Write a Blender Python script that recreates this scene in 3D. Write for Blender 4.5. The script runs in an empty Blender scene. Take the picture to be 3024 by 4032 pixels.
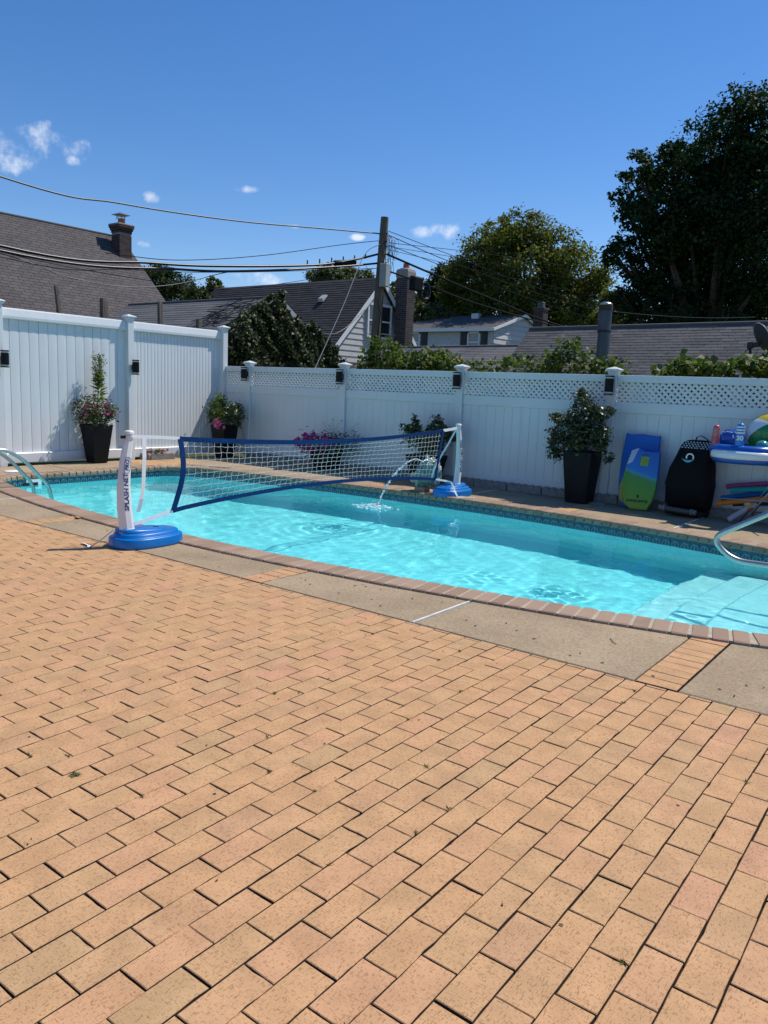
import bpy, math, random
import numpy as np
from mathutils import Vector, Matrix

sc = bpy.context.scene
COL = sc.collection
R = random.Random(11)
RN = np.random.default_rng(11)
rad = math.radians

# ------------------------------------------------------------------ camera
YAW, PITCH, ROLL = 0.6468, 0.1571, 0.0419
CAM = Vector((12.529, -10.925, 1.493))
FPX = 3050.0
fw = Vector((-math.sin(YAW) * math.cos(PITCH), math.cos(YAW) * math.cos(PITCH), -math.sin(PITCH)))
r0 = Vector((math.cos(YAW), math.sin(YAW), 0))
u0 = r0.cross(fw)
rt = r0 * math.cos(ROLL) + u0 * math.sin(ROLL)
up = -r0 * math.sin(ROLL) + u0 * math.cos(ROLL)
cd = bpy.data.cameras.new('camera')
cam = bpy.data.objects.new('camera', cd)
COL.objects.link(cam)
cd.sensor_fit = 'HORIZONTAL'
cd.sensor_width = 36.0
cd.lens = 36.0 * FPX / 3024.0
cd.clip_start = 0.05
cd.clip_end = 3000
cam.matrix_world = Matrix.Translation(CAM) @ Matrix((rt, up, -fw)).transposed().to_4x4()
sc.camera = cam

# ------------------------------------------------------------------ light
SUN = Vector((0.29, 0.56, 1.0)).normalized()
EXPOSURE = 0.0
w = bpy.data.worlds.new('World')
sc.world = w
w.use_nodes = True
nt = w.node_tree
bg = nt.nodes['Background']
bg.inputs[1].default_value = 0.122
sky = nt.nodes.new('ShaderNodeTexSky')
sky.sky_type = 'NISHITA'
sky.sun_disc = False
sky.sun_elevation = math.asin(SUN.z)
sky.sun_rotation = math.atan2(SUN.x, SUN.y)
sky.altitude = 0
sky.air_density = 1.0
sky.dust_density = 0.1
sky.ozone_density = 4.0
hs = nt.nodes.new('ShaderNodeHueSaturation')
hs.inputs['Saturation'].default_value = 1.26
tint = nt.nodes.new('ShaderNodeMix')
tint.data_type = 'RGBA'
tint.blend_type = 'MULTIPLY'
tint.inputs[0].default_value = 1.0
tint.inputs[7].default_value = (1.10, 1.045, 1.10, 1)
nt.links.new(sky.outputs[0], tint.inputs[6])
nt.links.new(tint.outputs[2], hs.inputs['Color'])
tc = nt.nodes.new('ShaderNodeTexCoord')
# small fair-weather clouds: direction, half-width, half-height (radians)
CLOUDS = [(-0.8544, 0.4573, 0.2465, 0.070, 0.026), (-0.8650, 0.4495, 0.2228, 0.036, 0.017), (-0.8443, 0.4719, 0.2540, 0.040, 0.018),
          (-0.8318, 0.5030, 0.2348, 0.010, 0.008), (-0.7887, 0.5788, 0.2071, 0.012, 0.008), (-0.7171, 0.6597, 0.2248, 0.026, 0.006),
          (-0.8032, 0.5750, 0.1557, 0.012, 0.006), (-0.5677, 0.8012, 0.1895, 0.022, 0.010), (-0.5421, 0.8180, 0.1925, 0.024, 0.012),
          (-0.7207, 0.6814, 0.1276, 0.036, 0.013), (-0.6284, 0.7566, 0.1808, 0.012, 0.004), (-0.6867, 0.7019, 0.1892, 0.016, 0.004),
          (0.30, 0.93, 0.20, 0.05, 0.015), (-0.95, -0.2, 0.22, 0.06, 0.02), (0.8, 0.5, 0.3, 0.05, 0.02), (0.2, -0.93, 0.28, 0.07, 0.02),
          (-0.16, 0.975, 0.14, 0.03, 0.012), (0.7, -0.6, 0.36, 0.06, 0.02)]
nz = nt.nodes.new('ShaderNodeTexNoise')
nz.inputs['Scale'].default_value = 30.0
nz.inputs['Detail'].default_value = 7.0
nz.inputs['Roughness'].default_value = 0.62
nt.links.new(tc.outputs['Generated'], nz.inputs['Vector'])


def wmath(op, a, b=None, c=None):
    n = nt.nodes.new('ShaderNodeMath')
    n.operation = op
    for i, x in enumerate((a, b, c)):
        if x is None:
            continue
        if isinstance(x, (int, float)):
            n.inputs[i].default_value = x
        else:
            nt.links.new(x, n.inputs[i])
    return n.outputs[0]


def wdot(vec):
    n = nt.nodes.new('ShaderNodeVectorMath')
    n.operation = 'DOT_PRODUCT'
    nt.links.new(tc.outputs['Generated'], n.inputs[0])
    n.inputs[1].default_value = vec
    return n.outputs['Value']


cover = None
for (x, y, z, cw, ch) in CLOUDS:
    d = Vector((x, y, z)).normalized()
    h = Vector((-d.y, d.x, 0)).normalized()
    v = d.cross(h) * -1
    if v.z < 0:
        v = -v
    a = wmath('DIVIDE', wdot(h), cw)
    b = wmath('DIVIDE', wdot(v), ch)
    b = wmath('ADD', b, -v.dot(d) / ch)
    r2 = wmath('ADD', wmath('MULTIPLY', a, a), wmath('MULTIPLY', b, b))
    m = wmath('SUBTRACT', 1.0, r2)
    m = wmath('MULTIPLY', wmath('MAXIMUM', m, -1.5), 0.8)
    front = wmath('GREATER_THAN', wdot(d), 0.5)
    m = wmath('SUBTRACT', m, wmath('MULTIPLY', wmath('SUBTRACT', 1.0, front), 5.0))
    cover = m if cover is None else wmath('MAXIMUM', cover, m)
cn = wmath('ADD', cover, wmath('MULTIPLY', wmath('SUBTRACT', nz.outputs['Fac'], 0.56), 3.4))
mr = nt.nodes.new('ShaderNodeMapRange')
mr.interpolation_type = 'SMOOTHSTEP'
mr.inputs['From Min'].default_value = 0.0
mr.inputs['From Max'].default_value = 1.25
mr.inputs['To Max'].default_value = 0.75
nt.links.new(cn, mr.inputs['Value'])
mx = nt.nodes.new('ShaderNodeMix')
mx.data_type = 'RGBA'
nt.links.new(mr.outputs[0], mx.inputs['Factor'])
nt.links.new(hs.outputs[0], mx.inputs[6])
mx.inputs[7].default_value = (8.2, 8.5, 9.0, 1)
nt.links.new(mx.outputs[2], bg.inputs[0])

sl = bpy.data.lights.new('sun', 'SUN')
sl.energy = 4.6
sl.angle = rad(0.53)
sl.color = (1.0, 0.945, 0.85)
sl.cycles.is_caustics_light = True
so = bpy.data.objects.new('sun', sl)
COL.objects.link(so)
so.rotation_euler = SUN.to_track_quat('Z', 'Y').to_euler()
so.location = (8, 8, 20)

vs = sc.view_settings
vs.view_transform = 'Standard'
vs.look = 'None'
vs.exposure = EXPOSURE
vs.gamma = 1.0
vs.use_curve_mapping = False
sc.cycles.use_denoising = True
sc.cycles.max_bounces = 10
sc.cycles.transparent_max_bounces = 16
sc.cycles.sample_clamp_indirect = 8.0


def project(p):
    d = Vector(p) - CAM
    z = d.dot(fw)
    if z < 0.05:
        return (-9e9, -9e9, z)
    return (1512 + FPX * d.dot(rt) / z, 2016 - FPX * d.dot(up) / z, z)


# ------------------------------------------------------------------ mesh helpers
def wl(o):
    v = Vector((0, 0, 0))
    while o is not None:
        v = v + o.location
        o = o.parent
    return v


class MB:
    def __init__(s):
        s.v = []
        s.f = []

    def add(s, vs_, fs_):
        n = len(s.v)
        s.v.extend([tuple(p) for p in vs_])
        s.f.extend([tuple(i + n for i in f) for f in fs_])
        return s

    def box(s, x0, x1, y0, y1, z0, z1):
        return s.add([(x0, y0, z0), (x1, y0, z0), (x1, y1, z0), (x0, y1, z0), (x0, y0, z1), (x1, y0, z1), (x1, y1, z1), (x0, y1, z1)],
                     [(0, 3, 2, 1), (4, 5, 6, 7), (0, 1, 5, 4), (1, 2, 6, 5), (2, 3, 7, 6), (3, 0, 4, 7)])

    def bbox(s, x0, x1, y0, y1, z0, z1, b=0.004):
        # box with chamfered edges on all sides (loft of rings)
        rings = []
        for z, i in ((z0, b), (z0 + b, 0), (z1 - b, 0), (z1, b)):
            rings.append([(x0 + i, y0 + b, z), (x0 + b, y0 + i, z), (x1 - b, y0 + i, z), (x1 - i, y0 + b, z),
                          (x1 - i, y1 - b, z), (x1 - b, y1 - i, z), (x0 + b, y1 - i, z), (x0 + i, y1 - b, z)])
        return s.loft(rings)

    def obox(s, c, ax, ay, az):
        c, ax, ay, az = Vector(c), Vector(ax), Vector(ay), Vector(az)
        P = [c + ax * i + ay * j + az * k for k in (-1, 1) for (i, j) in ((-1, -1), (1, -1), (1, 1), (-1, 1))]
        return s.add(P, [(0, 3, 2, 1), (4, 5, 6, 7), (0, 1, 5, 4), (1, 2, 6, 5), (2, 3, 7, 6), (3, 0, 4, 7)])

    def loft(s, rings, caps=True, close=True):
        n = len(rings[0])
        b = len(s.v)
        for r_ in rings:
            s.v.extend([tuple(p) for p in r_])
        for k in range(len(rings) - 1):
            for i in range(n if close else n - 1):
                j = (i + 1) % n
                s.f.append((b + k * n + i, b + k * n + j, b + (k + 1) * n + j, b + (k + 1) * n + i))
        if caps:
            s.f.append(tuple(b + i for i in reversed(range(n))))
            s.f.append(tuple(b + (len(rings) - 1) * n + i for i in range(n)))
        return s

    def tube(s, path, r, n=8, caps=True):
        P = [Vector(p) for p in path]
        rr = r if isinstance(r, (list, tuple)) else [r] * len(P)
        t0 = (P[1] - P[0]).normalized()
        a = t0.orthogonal().normalized()
        rings = []
        for i, p in enumerate(P):
            t = (P[min(i + 1, len(P) - 1)] - P[max(i - 1, 0)])
            if t.length < 1e-9:
                t = t0
            t.normalize()
            a = (a - t * a.dot(t))
            if a.length < 1e-6:
                a = t.orthogonal()
            a.normalize()
            b = t.cross(a)
            rings.append([p + (a * math.cos(2 * math.pi * k / n) + b * math.sin(2 * math.pi * k / n)) * rr[i] for k in range(n)])
        return s.loft(rings, caps)

    def strap(s, path, wv, width, th=0.0015):
        # flat strip along a path, width direction wv
        rings = []
        P = [Vector(p) for p in path]
        for i, p in enumerate(P):
            t = (P[min(i + 1, len(P) - 1)] - P[max(i - 1, 0)]).normalized()
            wd = Vector(wv[i] if isinstance(wv, list) else wv)
            wd = (wd - t * wd.dot(t)).normalized() * width * 0.5
            nn = t.cross(wd).normalized() * th
            rings.append([p - wd - nn, p + wd - nn, p + wd + nn, p - wd + nn])
        return s.loft(rings)

    def prism(s, poly, z0, z1):
        return s.loft([[(x, y, z0) for x, y in poly], [(x, y, z1) for x, y in poly]])

    def lathe(s, prof, n=16, c=(0, 0, 0), caps=True):
        return s.loft([[(c[0] + r_ * math.cos(2 * math.pi * k / n), c[1] + r_ * math.sin(2 * math.pi * k / n), c[2] + z) for k in range(n)]
                       for r_, z in prof], caps)

    def ball(s, c, r, seg=12, rings=8, sc_=(1, 1, 1)):
        c = Vector(c)
        RR = []
        for i in range(rings + 1):
            a = math.pi * i / rings - math.pi / 2
            q = max(0.02, math.cos(a))
            RR.append([(c.x + r * sc_[0] * q * math.cos(2 * math.pi * k / seg), c.y + r * sc_[1] * q * math.sin(2 * math.pi * k / seg),
                        c.z + r * sc_[2] * math.sin(a)) for k in range(seg)])
        return s.loft(RR)

    def mesh(s, name, smooth=False):
        m = bpy.data.meshes.new(name)
        m.from_pydata(s.v, [], s.f)
        if smooth:
            m.polygons.foreach_set('use_smooth', [True] * len(m.polygons))
        m.update()
        return m

    def obj(s, name, mat, parent=None, smooth=False, world=True, auto=None):
        if world and parent is not None:
            L = wl(parent)
            s.v = [(p[0] - L.x, p[1] - L.y, p[2] - L.z) for p in s.v]
        m = s.mesh(name, smooth)
        m.materials.append(mat)
        o = bpy.data.objects.new(name, m)
        COL.objects.link(o)
        if parent is not None:
            o.parent = parent
        if auto is not None and smooth:
            try:
                m.set_sharp_from_angle(angle=rad(auto))
            except Exception:
                pass
        return o


def link(name, me, parent, loc=(0, 0, 0), rot=None, scale=None):
    o = bpy.data.objects.new(name, me)
    COL.objects.link(o)
    if parent is not None:
        o.parent = parent
        L = wl(parent)
        o.location = (loc[0] - L.x, loc[1] - L.y, loc[2] - L.z)
    else:
        o.location = loc
    if rot is not None:
        o.rotation_euler = rot
    if scale is not None:
        o.scale = scale
    return o


def tag(o, label, cat, group=None, kind=None):
    o['label'] = label
    if cat:
        o['category'] = cat
    if group:
        o['group'] = group
    if kind:
        o['kind'] = kind
    return o


def thing(name, label, cat, loc=(0, 0, 0), group=None, rotz=0.0):
    o = bpy.data.objects.new(name, None)
    o.empty_display_size = 0.1
    COL.objects.link(o)
    o.location = loc
    o.rotation_euler = (0, 0, rotz)
    return tag(o, label, cat, group)


def struct(o, label=None, cat=None):
    o['kind'] = 'structure'
    if label:
        o['label'] = label
    if cat:
        o['category'] = cat
    return o


def fastmesh(name, V, F, mat, parent=None, smooth=False):
    V = np.asarray(V, dtype=np.float32)
    if parent is not None:
        V = V - np.array(wl(parent), dtype=np.float32)
    F = np.asarray(F, dtype=np.int32)
    m = bpy.data.meshes.new(name)
    k = F.shape[1]
    m.vertices.add(len(V))
    m.vertices.foreach_set('co', V.ravel())
    m.loops.add(F.size)
    m.loops.foreach_set('vertex_index', F.ravel())
    m.polygons.add(len(F))
    m.polygons.foreach_set('loop_start', np.arange(0, F.size, k, dtype=np.int32))
    m.polygons.foreach_set('loop_total', np.full(len(F), k, dtype=np.int32))
    if smooth:
        m.polygons.foreach_set('use_smooth', np.ones(len(F), dtype=bool))
    m.update(calc_edges=True)
    m.validate()
    m.materials.append(mat)
    o = bpy.data.objects.new(name, m)
    COL.objects.link(o)
    if parent is not None:
        o.parent = parent
    return o


# ------------------------------------------------------------------ materials
class NT:
    def __init__(s, name):
        s.m = bpy.data.materials.new(name)
        s.m.use_nodes = True
        s.t = s.m.node_tree
        s.b = s.t.nodes['Principled BSDF']
        s.out = s.t.nodes['Material Output']
        s.geo = s.t.nodes.new('ShaderNodeNewGeometry')

    def n(s, kind, **kw):
        nd = s.t.nodes.new(kind)
        for k, v in kw.items():
            setattr(nd, k, v)
        return nd

    def l(s, a, b):
        s.t.links.new(a, b)

    def math(s, op, a, b=None, c=None):
        nd = s.n('ShaderNodeMath', operation=op)
        for i, x in enumerate((a, b, c)):
            if x is None:
                continue
            if isinstance(x, (int, float)):
                nd.inputs[i].default_value = x
            else:
                s.l(x, nd.inputs[i])
        return nd.outputs[0]

    def noise(s, scale, detail=4, rough=0.55, vec=None, stretch=None):
        nd = s.n('ShaderNodeTexNoise')
        nd.inputs['Scale'].default_value = scale
        nd.inputs['Detail'].default_value = detail
        nd.inputs['Roughness'].default_value = rough
        src = vec or s.geo.outputs['Position']
        if stretch:
            mp = s.n('ShaderNodeMapping')
            mp.inputs['Scale'].default_value = stretch
            s.l(src, mp.inputs['Vector'])
            src = mp.outputs[0]
        s.l(src, nd.inputs['Vector'])
        return nd.outputs['Fac']

    def rnd(s):
        oi = s.n('ShaderNodeObjectInfo')
        a = s.math('ADD', s.geo.outputs['Random Per Island'], oi.outputs['Random'])
        return s.math('FRACT', a)

    def ramp(s, fac, stops, interp='LINEAR'):
        nd = s.n('ShaderNodeValToRGB')
        cr = nd.color_ramp
        cr.interpolation = interp
        while len(cr.elements) < len(stops):
            cr.elements.new(0.5)
        for e, (p, c) in zip(cr.elements, stops):
            e.position = p
            e.color = (*c, 1)
        s.l(fac, nd.inputs['Fac'])
        return nd.outputs['Color']

    def mix(s, fac, a, b, blend='MIX'):
        nd = s.n('ShaderNodeMix', data_type='RGBA', blend_type=blend)
        for i, x in ((0, fac), (6, a), (7, b)):
            if isinstance(x, (int, float)):
                nd.inputs[i].default_value = x
            elif isinstance(x, tuple):
                nd.inputs[i].default_value = (*x, 1)
            else:
                s.l(x, nd.inputs[i])
        return nd.outputs[2]

    def remap(s, x, a, b, c=0.0, d=1.0, smooth=True):
        nd = s.n('ShaderNodeMapRange')
        if smooth:
            nd.interpolation_type = 'SMOOTHSTEP'
        for i, q in zip(('From Min', 'From Max', 'To Min', 'To Max'), (a, b, c, d)):
            nd.inputs[i].default_value = q
        s.l(x, nd.inputs['Value'])
        return nd.outputs[0]

    def color(s, c):
        if isinstance(c, tuple):
            s.b.inputs['Base Color'].default_value = (*c, 1)
        else:
            s.l(c, s.b.inputs['Base Color'])

    def set(s, rough=0.5, metal=0.0, spec=0.5):
        s.b.inputs['Roughness'].default_value = rough
        s.b.inputs['Metallic'].default_value = metal
        s.b.inputs['Specular IOR Level'].default_value = spec

    def bump(s, h, strength=0.3, dist=0.01, to=None):
        nd = s.n('ShaderNodeBump')
        nd.inputs['Strength'].default_value = strength
        nd.inputs['Distance'].default_value = dist
        s.l(h, nd.inputs['Height'])
        s.l(nd.outputs[0], (to or s.b).inputs['Normal'])
        return nd


def M(name, col, rough=0.5, metal=0.0, var=0.12, vs_=6.0, bump=0.0, bs=60.0, spec=0.5, rand=0.0, dist=0.004):
    t = NT(name)
    t.set(rough, metal, spec)
    c = col
    lo = tuple(x * (1 - var) for x in col)
    hi = tuple(min(1, x * (1 + var)) for x in col)
    cc = t.ramp(t.noise(vs_, 5), [(0.3, lo), (0.7, hi)])
    if rand:
        k = t.remap(t.rnd(), 0, 1, 1 - rand, 1 + rand, smooth=False)
        hv = t.n('ShaderNodeHueSaturation')
        t.l(k, hv.inputs['Value'])
        t.l(cc, hv.inputs['Color'])
        cc = hv.outputs[0]
    t.color(cc)
    if bump:
        t.bump(t.noise(bs, 4), bump, dist)
    return t.m


def leafmat(name, stops, rough=0.45, trans=0.3, spec=0.4):
    t = NT(name)
    t.set(rough, 0, spec)
    f = t.math('ADD', t.math('MULTIPLY', t.rnd(), 0.75), t.math('MULTIPLY', t.noise(1.3, 3), 0.25))
    c = t.ramp(f, stops)
    t.color(c)
    tr = t.n('ShaderNodeBsdfTranslucent')
    c2 = t.mix(1.0, c, (1.25, 1.35, 0.55), 'MULTIPLY')
    t.l(c2, tr.inputs['Color'])
    ms = t.n('ShaderNodeMixShader')
    ms.inputs[0].default_value = trans
    t.l(t.b.outputs[0], ms.inputs[1])
    t.l(tr.outputs[0], ms.inputs[2])
    t.l(ms.outputs[0], t.out.inputs['Surface'])
    return t.m


MT = {}


def mats():
    # clay pavers: tan, with pink and olive ones, brown scratch-like specks
    t = NT('clay_paver')
    t.set(0.78, 0, 0.25)
    base = t.ramp(t.rnd(), [(0.0, (0.520, 0.298, 0.145)), (0.3, (0.545, 0.312, 0.153)), (0.55, (0.505, 0.306, 0.150)), (0.78, (0.552, 0.302, 0.160)), (0.94, (0.47, 0.298, 0.148)), (1.0, (0.535, 0.275, 0.160))])
    big = t.remap(t.noise(7, 4), 0.3, 0.7, 0.86, 1.1)
    c = t.mix(1.0, base, (1, 1, 1), 'MULTIPLY')
    hv = t.n('ShaderNodeHueSaturation')
    t.l(big, hv.inputs['Value'])
    t.l(c, hv.inputs['Color'])
    fine = t.noise(420, 3, 0.7)
    c = t.mix(t.remap(fine, 0.45, 0.75, 0, 0.75), hv.outputs[0], (0.605, 0.358, 0.185))
    sp1 = t.remap(t.noise(240, 2, 0.5, stretch=(1.0, 0.22, 1)), 0.595, 0.66)
    sp2 = t.remap(t.noise(260, 2, 0.5, stretch=(0.25, 1.0, 1)), 0.605, 0.66)
    sp = t.math('MAXIMUM', sp1, sp2)
    c = t.mix(t.math('MULTIPLY', sp, 0.6), c, (0.22, 0.105, 0.045))
    c = t.mix(t.remap(t.noise(130, 4, 0.8), 0.5, 0.72, 0, 0.42), c, (0.33, 0.185, 0.085))
    c = t.mix(t.remap(t.noise(2.3, 6, 0.7), 0.56, 0.75, 0, 0.38), c, (0.36, 0.235, 0.13))
    c = t.mix(t.remap(t.noise(11, 5, 0.7), 0.62, 0.74, 0, 0.30), c, (0.62, 0.43, 0.26))
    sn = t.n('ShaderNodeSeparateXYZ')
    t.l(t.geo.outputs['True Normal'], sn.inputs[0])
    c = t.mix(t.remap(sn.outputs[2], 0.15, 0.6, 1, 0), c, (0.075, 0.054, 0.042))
    t.color(c)
    h = t.math('ADD', t.math('MULTIPLY', fine, 0.4), t.math('MULTIPLY', t.noise(90, 3), 0.6))
    h = t.math('SUBTRACT', h, t.math('MULTIPLY', sp, 0.5))
    t.bump(h, 0.35, 0.003)
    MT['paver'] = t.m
    t = NT('joint_sand')
    t.set(0.95, 0, 0.1)
    t.color(t.mix(t.remap(t.noise(5, 4), 0.6, 0.7, 0, 0.7), t.ramp(t.noise(120, 4), [(0.3, (0.018, 0.014, 0.014)), (0.7, (0.07, 0.054, 0.046))]), (0.03, 0.04, 0.012)))
    t.bump(t.noise(200, 3), 0.6, 0.004)
    MT['sand'] = t.m
    # exposed-aggregate concrete
    t = NT('pool_deck_concrete')
    t.set(0.9, 0, 0.2)
    c = t.ramp(t.noise(1.6, 6, 0.65), [(0.25, (0.27, 0.20, 0.125)), (0.55, (0.375, 0.28, 0.178)), (0.8, (0.45, 0.34, 0.222))])
    vo = t.n('ShaderNodeTexVoronoi')
    vo.inputs['Scale'].default_value = 70
    t.l(t.geo.outputs['Position'], vo.inputs['Vector'])
    c = t.mix(t.math('MULTIPLY', t.remap(vo.outputs['Distance'], 0.15, 0.5, 1, 0), 0.5), c, vo.outputs['Color'], 'SOFT_LIGHT')
    c = t.mix(t.remap(t.noise(38, 4, 0.75), 0.48, 0.68, 0, 0.75), c, (0.20, 0.15, 0.10))
    c = t.mix(t.remap(t.noise(52, 3, 0.75), 0.54, 0.70, 0, 0.7), c, (0.54, 0.44, 0.31))
    c = t.mix(t.remap(t.noise(180, 3, 0.6), 0.58, 0.68, 0, 0.5), c, (0.10, 0.075, 0.05))
    c = t.mix(t.remap(t.noise(300, 2, 0.6), 0.66, 0.72, 0, 0.5), c, (0.62, 0.55, 0.44))
    c = t.mix(t.remap(t.noise(4.5, 6, 0.75), 0.52, 0.72, 0, 0.45), c, (0.25, 0.19, 0.125))
    t.color(c)
    t.bump(t.math('ADD', t.noise(220, 3), t.math('MULTIPLY', vo.outputs['Distance'], 0.7)), 0.4, 0.003)
    MT['concrete'] = t.m
    # pool coping
    t = NT('coping_brick')
    t.set(0.7, 0, 0.3)
    c = t.ramp(t.rnd(), [(0, (0.275, 0.18, 0.12)), (0.5, (0.33, 0.22, 0.15)), (1, (0.375, 0.255, 0.18))])
    c = t.mix(t.remap(t.noise(160, 3, 0.6), 0.55, 0.72, 0, 0.5), c, (0.14, 0.08, 0.05))
    c = t.mix(t.remap(t.noise(9, 4), 0.5, 0.75, 0, 0.35), c, (0.44, 0.31, 0.22))
    t.color(c)
    t.bump(t.noise(140, 3), 0.3, 0.003)
    MT['coping'] = t.m
    MT['mortar'] = M('mortar', (0.40, 0.33, 0.24), 0.9, var=0.2, vs_=30, bump=0.3, bs=150)
    # waterline tile with a printed arch outline
    t = NT('waterline_tile')
    t.set(0.12, 0, 0.6)
    to = t.n('ShaderNodeTexCoord')
    sp_ = t.n('ShaderNodeSeparateXYZ')
    t.l(to.outputs['Object'], sp_.inputs[0])
    u = t.math('DIVIDE', sp_.outputs[0], 0.115)
    v = t.math('DIVIDE', sp_.outputs[2], 0.115)
    rr = t.math('SQRT', t.math('ADD', t.math('MULTIPLY', u, u), t.math('MULTIPLY', t.math('ADD', v, 0.05), t.math('ADD', v, 0.05))))
    ang = t.math('ARCTAN2', t.math('ADD', v, 0.05), u)
    lobe = t.math('MULTIPLY', t.math('ABSOLUTE', t.math('SINE', t.math('MULTIPLY', ang, 2.5))), 0.07)
    ring = t.math('LESS_THAN', t.math('ABSOLUTE', t.math('SUBTRACT', rr, t.math('ADD', lobe, 0.33))), 0.022)
    ring = t.math('MULTIPLY', ring, t.math('GREATER_THAN', v, -0.12))
    stem = t.math('MULTIPLY', t.math('LESS_THAN', t.math('ABSOLUTE', u), 0.02), t.math('LESS_THAN', v, 0.30))
    basel = t.math('MULTIPLY', t.math('LESS_THAN', t.math('ABSOLUTE', t.math('ADD', v, 0.13)), 0.018), t.math('LESS_THAN', t.math('ABSOLUTE', u), 0.46))
    ln = t.math('MAXIMUM', ring, t.math('MAXIMUM', stem, basel))
    gl = t.ramp(t.noise(35, 4), [(0.3, (0.008, 0.035, 0.075)), (0.7, (0.02, 0.085, 0.13))])
    t.color(t.mix(t.math('MULTIPLY', ln, 0.8), gl, (0.24, 0.42, 0.46)))
    MT['tile'] = t.m
    # pool interior
    t = NT('pool_plaster')
    t.set(0.7, 0, 0.3)
    t.color(t.ramp(t.noise(2.5, 5), [(0.3, (0.54, 0.94, 0.96)), (0.7, (0.60, 0.96, 0.98))]))
    MT['plaster'] = t.m
    MT['stepwhite'] = M('step_white', (0.93, 0.93, 0.93), 0.5, var=0.03)
    # water
    m = bpy.data.materials.new('pool_water')
    m.use_nodes = True
    nn = m.node_tree
    g = nn.nodes.new('ShaderNodeBsdfGlass')
    g.inputs['IOR'].default_value = 1.33
    g.inputs['Roughness'].default_value = 0.0
    g.inputs['Color'].default_value = (0.64, 0.995, 1.0, 1)
    nn.links.new(g.outputs[0], nn.nodes['Material Output'].inputs['Surface'])
    MT['water'] = m
    m = bpy.data.materials.new('splash_water')
    m.use_nodes = True
    b = m.node_tree.nodes['Principled BSDF']
    b.inputs['Base Color'].default_value = (0.9, 0.96, 1, 1)
    b.inputs['Roughness'].default_value = 0.08
    b.inputs['Transmission Weight'].default_value = 0.3
    b.inputs['IOR'].default_value = 1.33
    MT['splash'] = m
    MT['vinyl'] = M('white_vinyl', (0.685, 0.70, 0.70), 0.4, var=0.05, vs_=0.9, spec=0.5)
    t = NT('white_vinyl_weathered')
    t.set(0.4, 0, 0.5)
    c = t.ramp(t.noise(0.9, 5), [(0.3, (0.655, 0.67, 0.67)), (0.7, (0.715, 0.73, 0.73))])
    c = t.mix(t.remap(t.noise(2.2, 6, 0.7, stretch=(3, 3, 0.35)), 0.52, 0.78, 0, 0.28), c, (0.50, 0.50, 0.46))
    c = t.mix(t.remap(t.noise(24, 5, 0.75), 0.66, 0.76, 0, 0.3), c, (0.45, 0.44, 0.40))
    t.color(c)
    MT['vinyl'] = t.m
    MT['black'] = M('black_plastic', (0.004, 0.0045, 0.006), 0.45, var=0.2, spec=0.22)
    MT['blackmatte'] = M('black_fabric', (0.004, 0.0045, 0.006), 0.85, var=0.25, vs_=12, bump=0.4, bs=35, dist=0.01, spec=0.25)
    MT['lampglass'] = M('lamp_band', (0.55, 0.55, 0.54), 0.25, var=0.05)
    MT['steel'] = M('stainless_steel', (0.46, 0.44, 0.42), 0.36, 1.0, var=0.1, vs_=5)
    MT['galv'] = M('galvanised_metal', (0.36, 0.40, 0.44), 0.42, 0.75, var=0.2, vs_=3, bump=0.08, bs=14)
    MT['fluemetal'] = M('dull_flue_metal', (0.075, 0.09, 0.105), 0.5, 0.5, var=0.25, vs_=4, bump=0.08, bs=12)
    MT['darkmetal'] = M('dark_metal', (0.03, 0.032, 0.036), 0.5, 0.5, var=0.2)
    MT['rust'] = M('rusty_band', (0.06, 0.04, 0.03), 0.7, 0.2, var=0.4, vs_=20)
    MT['planter'] = M('black_planter', (0.005, 0.0055, 0.007), 0.6, var=0.25, vs_=4, bump=0.1, bs=25, spec=0.22)
    MT['soil'] = M('soil', (0.035, 0.024, 0.016), 0.95, var=0.4, vs_=40, bump=0.8, bs=60)
    MT['blue'] = M('blue_plastic', (0.0, 0.145, 0.47), 0.33, var=0.08, vs_=4, bump=0.06, bs=12)
    MT['navy'] = M('navy_webbing', (0.002, 0.033, 0.125), 0.8, var=0.12, vs_=20, bump=0.25, bs=180, spec=0.15)
    MT['cord'] = M('white_cord', (0.60, 0.62, 0.60), 0.7, var=0.06)
    MT['strapw'] = M('white_strap', (0.82, 0.83, 0.82), 0.7, var=0.05, bump=0.2, bs=300)
    MT['postw'] = M('white_post_plastic', (0.74, 0.71, 0.69), 0.45, var=0.04, vs_=3)
    MT['ink'] = M('dark_blue_ink', (0.02, 0.03, 0.16), 0.5, var=0.02)
    MT['grass'] = leafmat('weed_green', [(0, (0.05, 0.085, 0.015)), (1, (0.14, 0.16, 0.04))], 0.6, 0.3)
    MT['groundm'] = M('soil_and_grass', (0.075, 0.085, 0.035), 0.95, var=0.4, vs_=1.2, bump=0.6, bs=20, spec=0.1)
    MT['block'] = M('concrete_edging', (0.23, 0.225, 0.215), 0.92, var=0.22, vs_=14, bump=0.5, bs=90)
    # shingles
    for nm, cols, sp2_ in (('roof_brown', [(0.075, 0.068, 0.067), (0.102, 0.092, 0.090)], 0.3), ('roof_dark', [(0.030, 0.029, 0.031), (0.052, 0.050, 0.052)], 0.3),
                           ('roof_grey', [(0.105, 0.106, 0.11), (0.155, 0.155, 0.157)], 0.3), ('roof_warm', [(0.078, 0.076, 0.076), (0.13, 0.126, 0.125)], 0.3)):
        t = NT(nm)
        t.set(0.92, 0, sp2_)
        c = t.ramp(t.rnd(), [(0, cols[0]), (1, cols[1])])
        c = t.mix(t.remap(t.noise(0.7, 5), 0.5, 0.8, 0, 0.55), c, tuple(x * 0.6 for x in cols[0]))
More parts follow.
